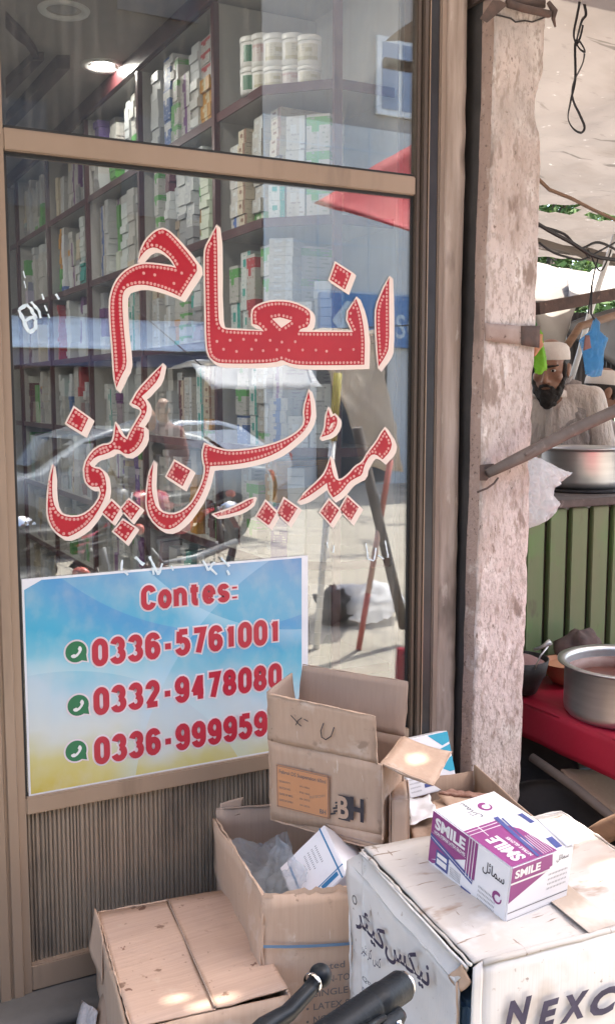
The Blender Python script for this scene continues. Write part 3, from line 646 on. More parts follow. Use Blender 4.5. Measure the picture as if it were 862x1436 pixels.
# contact poster
pst = thing('contact_poster', 'blue and yellow contact poster with red phone numbers low on the window', 'poster', (.467, -.006, .505))
PW, PH = .732, .522
def poster_mat():
    m = bpy.data.materials.new('poster_print'); m.use_nodes = True; n = m.node_tree.nodes; l = m.node_tree.links; b = n['Principled BSDF']
    b.inputs['Roughness'].default_value = .25
    tc = n.new('ShaderNodeTexCoord'); sp = n.new('ShaderNodeSeparateXYZ'); l.new(tc.outputs['Object'], sp.inputs[0])
    nz = n.new('ShaderNodeTexNoise'); nz.inputs['Scale'].default_value = 5; nz.inputs['Detail'].default_value = 3; l.new(tc.outputs['Object'], nz.inputs[0])
    ad = n.new('ShaderNodeMath'); ad.operation = 'MULTIPLY_ADD'; ad.inputs[1].default_value = .22; l.new(nz.outputs[0], ad.inputs[0])
    sx = n.new('ShaderNodeMath'); sx.operation = 'MULTIPLY_ADD'; sx.inputs[1].default_value = .16; l.new(sp.outputs[0], sx.inputs[0]); l.new(sp.outputs[2], sx.inputs[2])
    l.new(sx.outputs[0], ad.inputs[2])
    rp = n.new('ShaderNodeValToRGB'); e = rp.color_ramp.elements
    cols = [(.12, (.46, .37, .07)), (.21, (.50, .46, .20)), (.28, (.52, .56, .54)), (.37, (.42, .53, .60)), (.44, (.17, .44, .56)), (.52, (.06, .35, .52)), (.64, (.13, .35, .52)), (.78, (.15, .27, .48))]
    e[0].position, e[0].color = cols[0][0], cols[0][1]+(1,); e[1].position, e[1].color = cols[-1][0], cols[-1][1]+(1,)
    for p, c in cols[1:-1]: k = e.new(p); k.color = c+(1,)
    l.new(ad.outputs[0], rp.inputs[0])
    # swooshes of the printed design: rings round two far centres
    def ring(cx, cz, rad, wid, col, amt, prev):
        v = n.new('ShaderNodeVectorMath'); v.operation = 'DISTANCE'; v.inputs[1].default_value = (cx, 0, cz); l.new(tc.outputs['Object'], v.inputs[0])
        d = n.new('ShaderNodeMath'); d.operation = 'SUBTRACT'; d.inputs[1].default_value = rad; l.new(v.outputs['Value'], d.inputs[0])
        mr = n.new('ShaderNodeMapRange'); mr.interpolation_type = 'SMOOTHSTEP'; mr.inputs[1].default_value = 0; mr.inputs[2].default_value = wid; mr.inputs[3].default_value = amt; mr.inputs[4].default_value = 0
        l.new(d.outputs[0], mr.inputs[0])
        gt = n.new('ShaderNodeMath'); gt.operation = 'GREATER_THAN'; gt.inputs[1].default_value = 0; l.new(d.outputs[0], gt.inputs[0])
        mu = n.new('ShaderNodeMath'); mu.operation = 'MULTIPLY'; l.new(gt.outputs[0], mu.inputs[0]); l.new(mr.outputs[0], mu.inputs[1])
        mx = n.new('ShaderNodeMix'); mx.data_type = 'RGBA'; l.new(mu.outputs[0], mx.inputs[0]); l.new(prev, mx.inputs[6]); mx.inputs[7].default_value = col+(1,); return mx.outputs[2]
    c = rp.outputs[0]
    c = ring(.55, 1.05, .70, .10, (.06, .24, .50), .7, c)
    c = ring(.75, .95, .62, .05, (.40, .62, .72), .45, c)
    c = ring(.05, -.25, .55, .06, (.45, .62, .66), .4, c)
    c = ring(.95, -.1, .70, .08, (.42, .60, .74), .35, c)
    mp = n.new('ShaderNodeMapping'); mp.inputs['Scale'].default_value = (4, 4, 3); l.new(tc.outputs['Object'], mp.inputs[0])
    n2 = n.new('ShaderNodeTexNoise'); n2.inputs['Scale'].default_value = 6; n2.inputs['Detail'].default_value = 8; l.new(mp.outputs[0], n2.inputs[0])
    m2 = n.new('ShaderNodeMapRange'); m2.inputs[1].default_value = .45; m2.inputs[2].default_value = .8; m2.inputs[4].default_value = .28; l.new(n2.outputs[0], m2.inputs[0])
    mx = n.new('ShaderNodeMix'); mx.data_type = 'RGBA'; l.new(m2.outputs[0], mx.inputs[0]); l.new(c, mx.inputs[6]); mx.inputs[7].default_value = (.5, .5, .48, 1)
    l.new(mx.outputs[2], b.inputs['Base Color']); return m
MB().box((.467, -.0075, .503), (.467+PW+.006, -.0032, .503+PH+.006)).build('backing_board', 'poster_white', pst)
cut = [(.472, .519), (1.186, .519), (1.186, 1.026), (.512, 1.026), (.472, 1.006)]
mb = MB(); mb.add([(x, -.0079, z) for x, z in cut], [tuple(range(5))]); mb.build('print', poster_mat(), pst, recalc=False)
def arc(cx, cy, rx, ry, a0, a1, n=14): return [(cx+rx*math.cos(R(a0+(a1-a0)*k/n)), cy+ry*math.sin(R(a0+(a1-a0)*k/n))) for k in range(n+1)]
GL = {'0': (1, [arc(.5, .70, .5, .30, 0, 180)+arc(.5, .30, .5, .30, 180, 360)+[(1, .70)]]), '1': (.72, [[(.62, 1.0), (.62, 0)], [(.66, .93), (.42, .80), (.10, .76)]]),
      '2': (1, [arc(.5, .72, .46, .28, 175, -25)+[(.02, .02)], [(-.10, 0), (1.02, 0)]]), '3': (1, [arc(.47, .745, .45, .255, 165, -80), arc(.47, .255, .52, .255, 80, -165)]),
      '4': (1, [[(.74, 1.06), (.74, -.08)], [(.70, 1.0), (0, .28)], [(-.08, .26), (1.1, .26)]]), '5': (1, [[(1.0, 1), (.10, 1)], [(.13, 1.04), (.08, .48)], arc(.46, .31, .54, .31, 138, -165)]),
      '6': (1, [arc(.5, .72, .5, .28, 15, 180)+[(0, .36)], arc(.5, .30, .5, .30, 180, 540)]), '7': (1, [[(-.08, 1), (.96, 1), (.36, -.08)]]),
      '8': (1, [arc(.5, .75, .43, .25, -90, 270), arc(.5, .255, .5, .255, 90, 450)]), '9': (1, [arc(.5, .28, .5, .28, 195, 360)+[(1, .64)], arc(.5, .70, .5, .30, 0, 360)]),
      '-': (.62, [[(.0, .40), (1, .40)]]), 'C': (1.1, [arc(.5, .70, .5, .30, 15, 180)+arc(.5, .30, .5, .30, 180, 345)]), 'o': (1, [arc(.5, .36, .5, .36, 0, 360)]),
      'n': (.95, [[(0, -.08), (0, .80)], arc(.5, .45, .5, .28, 170, 0)+[(1, -.08)]]), 't': (.8, [[(.42, .96), (.42, .20)]+arc(.75, .16, .33, .17, 180, 270, 6)+[(.98, -.01)], [(-.12, .68), (1.02, .68)]]),
      'e': (1, [[(.02, .34), (.98, .34)], arc(.5, .36, .5, .36, -5, 325)]), 's': (.9, [arc(.5, .54, .46, .18, 15, 265), arc(.5, .18, .5, .18, 95, -165)]), ':': (.2, [[(.5, .02), (.5, .12)], [(.5, .54), (.5, .64)]])}
def strokes_of(body):
    """heavy condensed figures: strokes in a unit box, with the pen width of the print"""
    pen = .235; asp = .34; gap = .275; x = 0; out = []
    for ch in body:
        w_, st = GL[ch]
        for q in st: out.append([(x+a*w_*asp, pen/2+b*(1-pen)) for a, b in q])
        x += w_*asp+gap
    return out, x-gap, pen
def ribbon2(mb, q, half, mp):
    n = len(q); L = []; Rr = []; closed = (V(q[0])-V(q[-1])).length < 1e-3
    for i in range(n):
        a = V(q[i-1] if i else (q[-2] if closed else q[0])); b = V(q[i]); c = V(q[i+1] if i < n-1 else (q[1] if closed else q[-1]))
        d1 = (b-a); d2 = (c-b); d1 = d1.normalized() if d1.length > 1e-5 else d2.normalized(); d2 = d2.normalized() if d2.length > 1e-5 else d1
        m = V((-(d1+d2).y, (d1+d2).x)); m = m.normalized() if m.length > 1e-4 else V((-d1.y, d1.x)); k = half/max(.45, m.dot(V((-d1.y, d1.x))))
        e = V((0, 0)) if closed or 0 < i < n-1 else (d1*-(half*.0) if i == 0 else d1*0)
        L.append(mp(b+m*k+e)); Rr.append(mp(b-m*k+e))
    mb.add(L+Rr, [(i, i+1, n+i+1, n+i) for i in range(n-1)])
def ptext(body, bl, br_, tl, bold=.044):
    HALO, TXT = MB(), MB()
    a = on_y(*bl, -.008); b = on_y(*br_, -.008); c = on_y(*tl, -.008)
    st, wid, pen = strokes_of(body); hgt = c.z-a.z; z0 = (a.z+b.z)/2; sxx = (b.x-a.x)/(wid+.0)
    for k, q in enumerate(st):
        q2 = [(u*sxx, v*hgt) for u, v in q]; half = pen*hgt/2*.92
        ribbon2(HALO, q2 if (V(q2[0])-V(q2[-1])).length < 1e-3 else [tuple(V(q2[0])-(V(q2[1])-V(q2[0])).normalized()*.004)]+q2[1:-1]+[tuple(V(q2[-1])+(V(q2[-1])-V(q2[-2])).normalized()*.004)], half+.0042, lambda p: V((a.x+p.x, -.0083-.00002*k, z0+p.y)))
        ribbon2(TXT, q2, half, lambda p: V((a.x+p.x, -.0092-.00002*k, z0+p.y)))
    hl = stuff(HALO.build('text_halo', 'poster_halo', pst, recalc=False)); stuff(TXT.build('poster_text', 'poster_text', hl, recalc=False)); return
    HALO, TXT = MB(), MB()
    a = on_y(*bl, -.008); b = on_y(*br_, -.008); c = on_y(*tl, -.008)
    o = V((a.x, -.008, (a.z+b.z)/2)); xd = V((b.x-a.x, 0, 0)); yd = V((0, 0, c.z-a.z))
    for k, (ox, oz) in enumerate([(1, 0), (-1, 0), (0, 1), (0, -1), (.7, .7), (-.7, -.7), (.7, -.7), (-.7, .7)]):
        put_text(HALO, body, o+V((ox*.0042, 0, oz*.0042)), xd, yd, .0003+.00004*k, bold)
    put_text(TXT, body, o, xd, yd, .0010, bold)
    hl = HALO.build('text_halo', 'poster_halo', pst, recalc=False); TXT.build('poster_text', 'poster_text', hl, recalc=False)
ptext('Contes:', (202, 856), (330, 844), (202, 820))
ptext('0336-5761001', (134, 933), (389, 905), (134, 893))
ptext('0332-9478080', (136, 1003), (391, 966), (136, 963))
ptext('0336-999959', (137, 1071), (371, 1034), (137, 1031))
for (u, v) in ((107, 914), (110, 989), (107, 1053)):
    c = on_y(u, v, -.008); r = .0255; gi, wi, hi_ = MB(), MB(), MB()
    circ = [(math.cos(2*math.pi*k/28), math.sin(2*math.pi*k/28)) for k in range(28)]
    def disc(mb, rr, y, tail):
        pts = [(a*rr, b*rr) for a, b in circ]
        mb.add([(c.x+a, y, c.z+b) for a, b in pts], [tuple(range(28))])
        mb.add([(c.x+rr*.45, y-.00005, c.z-rr*.85), (c.x+rr*1.02, y-.00005, c.z-rr*tail), (c.x+rr*.92, y-.00005, c.z-rr*.3)], [(0, 1, 2)])
    disc(hi_, r*1.16, -.0083, 1.0); disc(gi, r, -.0086, 1.0)
    arc = [(.42, -.38), (.36, -.50), (.16, -.52), (-.08, -.38)]
    hs = [(-.52, -.30), (-.38, -.46), (-.14, -.42), (-.06, -.24), (.12, -.06), (.28, .10), (.42, .16), (.52, .36), (.36, .52), (.18, .42), (.16, .26), (.02, .10), (-.14, -.08), (-.28, -.20)]
    hs = [(-.56, .30), (-.44, .50), (-.30, .52), (-.16, .26), (-.26, .10), (-.16, -.10), (.06, -.28), (.22, -.20), (.50, -.30), (.52, -.44), (.36, -.58), (.14, -.60), (-.16, -.44), (-.42, -.14), (-.56, .12)]
    hv, hf = fill2d(hs); wi.add([(c.x-a*r*.95, -.0090, c.z+b*r*.95) for a, b in hv], hf)
    ih = hi_.build('icon_halo', 'poster_halo', pst, recalc=False); gi.build('icon_disc', 'icon_green', ih, recalc=False); wi.build('icon_handset', 'ink_white', ih, recalc=False)

# ------------------------------------------------------------------ inside the shop: wall shelving and its stock
shf = thing('medicine_shelf', 'white wall shelving with maroon front edges packed with medicine inside the shop', 'shelf', (1.37, 1.8, .02))
XF, XB = 1.20, 1.543
ZS = [.34, .67, .98, 1.30, 1.615, 1.93, 2.28, 2.625]
YU = [.58, 1.29, 2.0, 2.7, 3.4]
OUT = [(1.35, .11), (1.20, .26), (1.20, 3.6), (XB-.002, 3.6), (XB-.002, .11)]
for z in ZS:
    MB().prism(OUT, lambda p: V((p[0]+.006, p[1], z-.018)), lambda p: V((p[0]+.006, p[1], z))).build('shelf_board', 'white_shelf', shf)
    mb = MB()
    for a, b in zip([(XB-.01, .108), (1.352, .108), (1.201, .259)], [(1.352, .108), (1.201, .259), (1.201, 3.6)]):
        a, b = V(a), V(b); d = (b-a).normalized(); nn = V((-d.y, d.x))*-1
        q = [a, b, b+nn*.006, a+nn*.006]
        mb.prism(q, lambda p: V((p[0], p[1], z-.022)), lambda p: V((p[0], p[1], z+.003)))
    mb.build('shelf_edge', 'maroon', shf)
for y in YU:
    MB().box((1.212, y-.008, .021), (XB-.003, y+.008, 2.60)).build('upright', 'white_shelf', shf)
    MB().box((1.193, y-.010, .021), (1.2115, y+.010, 2.60)).build('upright_edge', 'maroon', shf)
MB().box((1.338, .095, .021), (1.362, .1065, 2.66)).build('upright_edge', 'maroon', shf)
MB().box((XB-.0015, .107, .021), (XB+.0015, 3.6, 2.66)).build('back_panel', 'white_shelf', shf)
MB().box((1.186, .25, 2.605), (1.2005, 3.6, 2.664)).build('cornice', 'maroon', shf)

# carton designs: printed sides in generated coordinates
def carton_mat(name, base, band, ink, axis=0, pos=.2, wid=.22):
    m = bpy.data.materials.new(name); m.use_nodes = True; n = m.node_tree.nodes; l = m.node_tree.links; b = n['Principled BSDF']
    b.inputs['Roughness'].default_value = .45
    tc = n.new('ShaderNodeTexCoord'); sp = n.new('ShaderNodeSeparateXYZ'); l.new(tc.outputs['Generated'], sp.inputs[0])
    oi = n.new('ShaderNodeObjectInfo')
    def math_(op, a, bb):
        x = n.new('ShaderNodeMath'); x.operation = op
        for i, q in enumerate((a, bb)):
            if isinstance(q, (int, float)): x.inputs[i].default_value = q
            else: l.new(q, x.inputs[i])
        return x.outputs[0]
    d = math_('ABSOLUTE', math_('SUBTRACT', sp.outputs[axis], pos), 0); inb = math_('LESS_THAN', d, wid/2)
    mx = n.new('ShaderNodeMix'); mx.data_type = 'RGBA'; l.new(inb, mx.inputs[0]); mx.inputs[6].default_value = base+(1,); mx.inputs[7].default_value = band+(1,)
    # lines of small print
    mp = n.new('ShaderNodeMapping'); mp.inputs['Scale'].default_value = (6, 6, 3); l.new(tc.outputs['Generated'], mp.inputs[0])
    av = n.new('ShaderNodeVectorMath'); av.operation = 'ADD'; l.new(mp.outputs[0], av.inputs[0]); l.new(oi.outputs['Random'], av.inputs[1])
    nz = n.new('ShaderNodeTexNoise'); nz.inputs['Scale'].default_value = 1.0; nz.inputs['Detail'].default_value = 1; l.new(av.outputs[0], nz.inputs[0])
    st = math_('LESS_THAN', math_('FRACT', math_('MULTIPLY', sp.outputs[2], 7), 0), .34)
    k = math_('MULTIPLY', math_('GREATER_THAN', nz.outputs[0], .56), st)
    m2 = n.new('ShaderNodeMix'); m2.data_type = 'RGBA'; l.new(k, m2.inputs[0]); l.new(mx.outputs[2], m2.inputs[6]); m2.inputs[7].default_value = tuple(.55*a+.45*b for a, b in zip(ink, base))+(1,)
    lg = math_('MULTIPLY', math_('LESS_THAN', math_('ABSOLUTE', math_('SUBTRACT', sp.outputs[1], .62), 0), .16), math_('LESS_THAN', math_('ABSOLUTE', math_('SUBTRACT', sp.outputs[2], .62), 0), .13))
    m3 = n.new('ShaderNodeMix'); m3.data_type = 'RGBA'; l.new(lg, m3.inputs[0]); l.new(m2.outputs[2], m3.inputs[6]); m3.inputs[7].default_value = band+(1,); m2 = m3
    l.new(m2.outputs[2], b.inputs['Base Color']); MATS[name] = m
W_ = (.49, .48, .455)
DES = [('white', W_, (.55, .58, .6), (.15, .15, .2)), ('white and green', W_, (.12, .36, .10), (.12, .2, .12)), ('white and purple', W_, (.16, .05, .2), (.2, .1, .22)),
       ('white and teal', (.62, .67, .67), (.05, .34, .30), (.1, .25, .25)), ('white and red', W_, (.42, .04, .05), (.3, .05, .06)), ('white and blue', W_, (.05, .12, .38), (.06, .08, .3)),
       ('pale grey', (.5, .52, .53), (.6, .62, .62), (.1, .1, .12)), ('blue', (.07, .14, .36), (.6, .62, .66), (.6, .62, .7)), ('amber', (.52, .25, .03), (.6, .5, .3), (.15, .06, .02)),
       ('cream and brown', (.55, .48, .36), (.2, .09, .05), (.15, .08, .05)), ('violet', (.16, .10, .34), (.55, .5, .62), (.6, .6, .65)), ('dark maroon', (.12, .03, .04), (.5, .4, .3), (.5, .4, .35)), ('green', (.10, .32, .07), (.6, .65, .55), (.65, .7, .6))]
UNIT = {}
for i, (nm, a, b_, c_) in enumerate(DES):
    carton_mat('carton_'+nm.replace(' ', '_'), a, b_, c_, axis=(1, 2, 1)[i % 3], pos=(.15, .8, .5)[i % 3], wid=(.3, .25, .28)[i % 3])
    u = MB().box((-.5, -.5, 0), (.5, .5, 1)).build('medicine_carton', 'carton_'+nm.replace(' ', '_'), recalc=True); UNIT[i] = u.data; bpy.data.objects.remove(u)
cart = []     # (centre, size(depth, width, height), rot, design, bay, level)
WTS = [9, 3, 2.2, 2.2, 1.3, 2.0, 7, .7, .9, 2.2, .7, 1.3, 1.0]
bays = [('nearest bay', .27, .57)]+[(nm, YU[i]+.012, YU[i+1]-.012) for i, nm in enumerate(('second bay', 'third bay', 'fourth bay', 'farthest bay'))]
for li, z in enumerate(ZS[:-1]):
    top = ZS[li+1]-.035
    for bi, (bn, ya, yb) in enumerate(bays):
        if li == 6 and bi == 0: continue
        y = ya; nst = 0
        while y < yb-.03:
            d = rnd.choices(range(len(DES)), WTS)[0]
            big = bi == 0; npos = 0; nst += 1
            wd = min(rnd.uniform(.035, .085) if not big else rnd.uniform(.05, .09), yb-y-.003)
            up = rnd.random() < .4
            h = rnd.uniform(.07, .125) if up else rnd.uniform(.020, .042)
            lim = (top-z)*rnd.choice((.8, .92, 1.0, 1.0, 1.0, 1.0)); zz = z+.001; dep = rnd.uniform(.16, .24); xo = rnd.uniform(0, .05)
            while zz+h < z+lim:
                cart.append((V((XF+.016+xo+dep/2+rnd.uniform(-.004, .006), y+wd/2, zz)), V((dep, wd-.003, h-.001)), rnd.gauss(0, .02), d, bn, li, nst, npos)); zz += h; npos += 1
                if rnd.random() < .12: d = rnd.choices(range(len(DES)), WTS)[0]
            y += wd+.0015+(rnd.uniform(.01, .04) if rnd.random() < .08 else 0)
        if bi == 0:      # the slanted end of the shelves: stacks turned to the corner
            dd = V((.15, -.15, 0)).normalized(); pos = .015; lab = bn; nst = 0
            while pos < .19:
                wd = rnd.uniform(.045, .075); h = rnd.choice((.024, .035, .05, .09)); d = rnd.choices(range(len(DES)), WTS)[0]; zz = z+.001; lim = (top-z)*rnd.choice((.6, .8, .95))
                if pos+wd > .205: break
                nst += 1; npos = 0
                p = V((1.20, .26, 0))+dd*(pos+wd/2)+V((.7071, .7071, 0))*(.075)
                while zz+h < z+lim: cart.append((V((p.x, p.y, zz)), V((.12, wd-.003, h-.001)), R(45)+rnd.gauss(0, .02), d, 'slanted corner', li, nst, npos)); zz += h; npos += 1
                pos += wd+.002
def seen(c):
    p = c[0]-EYE; t = p.dot(FW)
    u, v = CX+FPX*p.dot(RT)/t, CY-FPX*p.dot(UP)/t
    if not (-5 < u < 590 and -40 < v < 1100): return 0
    return c[1][1]*c[1][2]*(abs(p.x)/p.length*.8+.25)/(t*t)*(0.3 if v > 780 else 1)
cart.sort(key=seen, reverse=True)
ORD = ['first', 'second', 'third', 'fourth', 'fifth', 'sixth', 'seventh', 'eighth', 'ninth', 'tenth', 'eleventh', 'twelfth', 'thirteenth', 'fourteenth', 'fifteenth', 'sixteenth', 'seventeenth', 'eighteenth', 'nineteenth', 'twentieth', 'uppermost', 'uppermost']
LV = ['lowest', 'second', 'third', 'fourth', 'fifth', 'sixth', 'top']
ncart = 0; rest = {}
for c in cart:
    p, s, rz, d, bn, li, nst, npos = c
    if ncart < 290 and seen(c) > 0:
        o = bpy.data.objects.new('medicine_carton', UNIT[d]); COL.objects.link(o); o.location = p; o.scale = s; o.rotation_euler = (0, 0, rz); ncart += 1
        tag(o, '%s medicine carton, %s up in %s stack, %s shelf, %s' % (DES[d][0], ORD[npos], ORD[nst-1], LV[li], bn), 'carton', 'medicine cartons on the shop shelves')
    else:
        M = Matrix.Translation(p) @ Matrix.Rotation(rz, 4, 'Z')
        rest.setdefault(d, MB()).box((-s.x/2, -s.y/2, 0), (s.x/2, s.y/2, s.z), M=M)
st_ = MB(); mats = []; idx = []
for d, mb in rest.items():
    mats.append(MATS['carton_'+DES[d][0].replace(' ', '_')]); idx += [len(mats)-1]*len(mb.f); st_.add(mb.v, mb.f)
o = stuff(st_.build('carton_stock', mats[0]))
for m in mats[1:]: o.data.materials.append(m)
o.data.polygons.foreach_set('material_index', idx)
o['label'] = 'the remaining packed medicine cartons deeper on the shop shelves'; o['category'] = 'cartons'; o['group'] = 'shelf stock'

# tubs on the top shelf of the nearest bay
carton_mat('tub_print', (.55, .50, .49), (.42, .30, .30), (.3, .12, .12), 2, .85, .15); carton_mat('tub_print_cream', (.58, .55, .46), (.4, .38, .25), (.2, .2, .15), 2, .15, .2)
def tub(loc, r, h, lid, label):
    t = thing('pill_tub', label, 'tub', loc, R(238)+rnd.uniform(-.4, .4), 'white tubs on the top shelf')
    MB().lathe([(r*.9, 0), (r, .006), (r, h*.78), (r*.96, h*.8), (r*.9, h*.82)], (0, 0, 0), 24, cap=True).build('body', 'plastic_white', t, local=True)
    MB().lathe([(r*1.02, h*.82), (r*1.04, h*.84), (r*1.04, h*.97), (r*.98, h)], (0, 0, 0), 24, cap=True).build('lid', 'plastic_white' if not lid else lid, t, local=True)
    mb = MB(); rr = r*1.004; n = 10
    mb.add([(rr*math.cos(a*.2-1), rr*math.sin(a*.2-1), z) for z in (h*.16, h*.7) for a in range(n+1)], [(a, a+1, n+2+a, n+1+a) for a in range(n)], True)
    mb.build('label', 'lid_green' if 'green' in label else rnd.choice(('tub_print', 'tub_print_cream')), t, local=True)
    return t
MATS['g'] = MATS['lid_green']
zt = ZS[6]+.001
tubs = [(353, 108, .032, 'white tub with a green label'), (368, 0, .030, 'narrow white tub second from the left'), (387, 0, .035, 'widest white tub in the middle'), (411, 0, .034, 'white tub fourth from the left'), (433, 0, .034, 'white tub at the right end')]
for i, (u, _, r, lb) in enumerate(tubs):
    yy = .36-.035*i
    p = on_y(u, 100, yy); p.z = zt; h = [.072, .066, .060, .058, .052][i]
    tub(p, r, h, None, lb+', lower row on the top shelf')
    q = p+V((0, 0, h+.001)); tub(q, r, [.082, .088, .086, .084, .080][i], None, lb+', upper row on the top shelf')

# downlights
def downlight(c, lit, label):
    t = thing('downlight', label, 'ceiling light', c, 0, 'round ceiling downlights')
    MB().lathe([(.052, .012), (.056, -.004), (.078, -.007), (.082, 0), (.082, .004)], (0, 0, 0), 32).build('ring', 'plastic_white', t, local=True)
    MB().lathe([(.0005, -.001), (.03, -.002), (.052, .004)], (0, 0, 0), 24).build('lens', 'lamp_on' if lit else 'grey_wall', t, local=True)
    if lit:
        L = bpy.data.lights.new('bulb', 'AREA'); L.shape = 'DISK'; L.size = .10; L.energy = LAMP*(.22 if 'glowing' in label else 1); L.color = (1, .95, .87)
        o = bpy.data.objects.new('bulb', L); COL.objects.link(o); o.parent = t; o.location = (0, 0, -.0045)
LAMP = 1.9
downlight(on_z(90, 14, cz-.001), False, 'round ceiling downlight that is switched off, nearest the window')
downlight(on_z(145, 92, cz-.001), True, 'round ceiling downlight glowing white inside the shop')
for i, (x, y) in enumerate(((.0, 1.3), (.3, 2.7), (-1.3, 1.6), (.55, .45))):  # unseen downlights added to fill the shop interior with light
    downlight((x, y, cz-.001), True, 'unseen fill downlight added '+('above the middle of the shop', 'near the back wall', 'above the left half of the shop', 'close behind the shop window')[i])

def crumple(name, c, r, mat, seed, label=None, cat=None, parent=None, amp=.35, n=24, flat=.8):
    mb = MB().ell(c, r, n=n); c = V(c)
    for i, p in enumerate(mb.v):
        d = (p-c); q = d.normalized()
        f = 1+amp*(noise.noise(q*1.7+V((seed, 0, 0))) + .6*abs(noise.noise(q*4.5+V((0, seed, 0))))*1.0 - .15 + .3*abs(noise.noise(q*9+V((0, seed, 5)))))
        mb.v[i] = c+d*f
    o = mb.build(name, mat, parent)
    if label: tag(o, label, cat)
    return o

# ------------------------------------------------------------------ cartons on the pavement
def wall_panel(t, name, q, mat, seed, jit=.006, th=.005, nx=10, ny=8, bend=0): return MB().slab(q, th, nx, ny, jit, 7, seed, bend).build(name, mat, t)

def frayed(t, pts, mat, r=.0018, seed=0, n=26):
    """worn paper edge: an uneven ragged bead along an edge of a carton"""
    q = []; rr = []
    P_ = [V(p) for p in pts]; L_ = [(P_[i+1]-P_[i]).length for i in range(len(P_)-1)]
    for i in range(len(P_)-1):
        m = max(3, int(n*L_[i]/sum(L_)))
        for k in range(m):
            p = P_[i].lerp(P_[i+1], k/m); a = noise.noise(p*55+V((seed, 0, 0))); q.append(p+V((noise.noise(p*40+V((0, seed, 0))), noise.noise(p*40+V((0, 0, seed))), noise.noise(p*40+V((seed, 3, 0)))))*.0025); rr.append(r*(.75+1.1*max(0, a)))
    q.append(P_[-1]); rr.append(r); return MB().tube(q, rr, 6).build('worn_edge', mat, t)

# flat closed carton, lower left
def flat_box():
    Z = .225
    A, B, Cc, D = on_z(137, 1280, Z), on_z(322, 1248, Z), on_z(402, 1402, Z), on_z(184, 1440, Z)
    B.y = min(B.y, -.03); A.y = min(A.y, -.03)
    t = thing('closed_carton', 'closed tan cardboard carton with brown drips on its lid at the lower left', 'carton', ((A+Cc)/2).xy.to_3d())
    S0, S1 = on_z(236, 1264, Z), on_z(302, 1440, Z); S1 = S0+(S1-S0)*1.0
    Fd = (D-A).normalized(); D2 = A+(B-A).length*0*Fd+(D-A)*1.0; C2 = B+(D-A)*.985
    S1 = S0+(D-A)*.992
    up = V((0, 0, .004))
    wall_panel(t, 'lid_flap', [A, D2, S1, S0], 'card_flat', 1, .006, -.004, 12, 18)
    wall_panel(t, 'lid_flap', [S0+up, S1+up, C2+up, B+up], 'card_flat', 2, .006, -.004, 12, 18)
    z0 = V((0, 0, -Z+.002)); e = V((0, 0, -.006))
    wall_panel(t, 'side_panel', [A+e, D2+e, D2+z0, A+z0], 'card', 3, .006, -.005)
    wall_panel(t, 'side_panel', [D2+e, C2+e, C2+z0, D2+z0], 'card', 4, .005, -.005)
    wall_panel(t, 'side_panel', [C2+e, B+e, B+z0, C2+z0], 'card', 5, .005, -.005)
    wall_panel(t, 'side_panel', [B+e, A+e, A+z0, B+z0], 'card', 6, .005, -.005)
    frayed(t, [A, B], 'card', .0025, 1, 30); frayed(t, [A, D2], 'card', .0022, 2, 50); frayed(t, [B, C2], 'card', .003, 3, 50); frayed(t, [D2, D2+z0], 'card', .002, 4)
    # torn tab standing off the near left corner, tape along the seam
    n = (A-B).normalized()
    wall_panel(t, 'torn_tab', [A+n*.006+V((0, 0, .012)), A+(D-A)*.28+n*.004+V((0, 0, .002)), A+(D-A)*.30+n*.012+V((0, 0, -.10)), A+n*.02+V((0, 0, -.085))], 'card', 7, .006, -.003)
    MB().tube([(S0+up).lerp(S1+up, k/10)+V((-.0015, 0, .0015)) for k in range(11)], .0022, 6).build('flap_edge', 'card_in', t)
flat_box()
# scraps under its left side
sc1 = tag(MB().slab([(.575, -.30, .012), (.555, -.18, .012), (.60, -.16, .10), (.60, -.28, .10)], .004, 5, 5, .01, 12, 2).build('cardboard_scrap', 'card_brown'), 'torn brown cardboard scrap beside the flat closed carton', 'scrap')
sc2 = tag(MB().slab([(.545, -.24, .011), (.525, -.16, .011), (.545, -.13, .05), (.562, -.2, .06)], .002, 5, 5, .008, 12, 5).build('plastic_scrap', 'shirt_grey'), 'grey plastic scrap beside the flat closed carton', 'scrap')

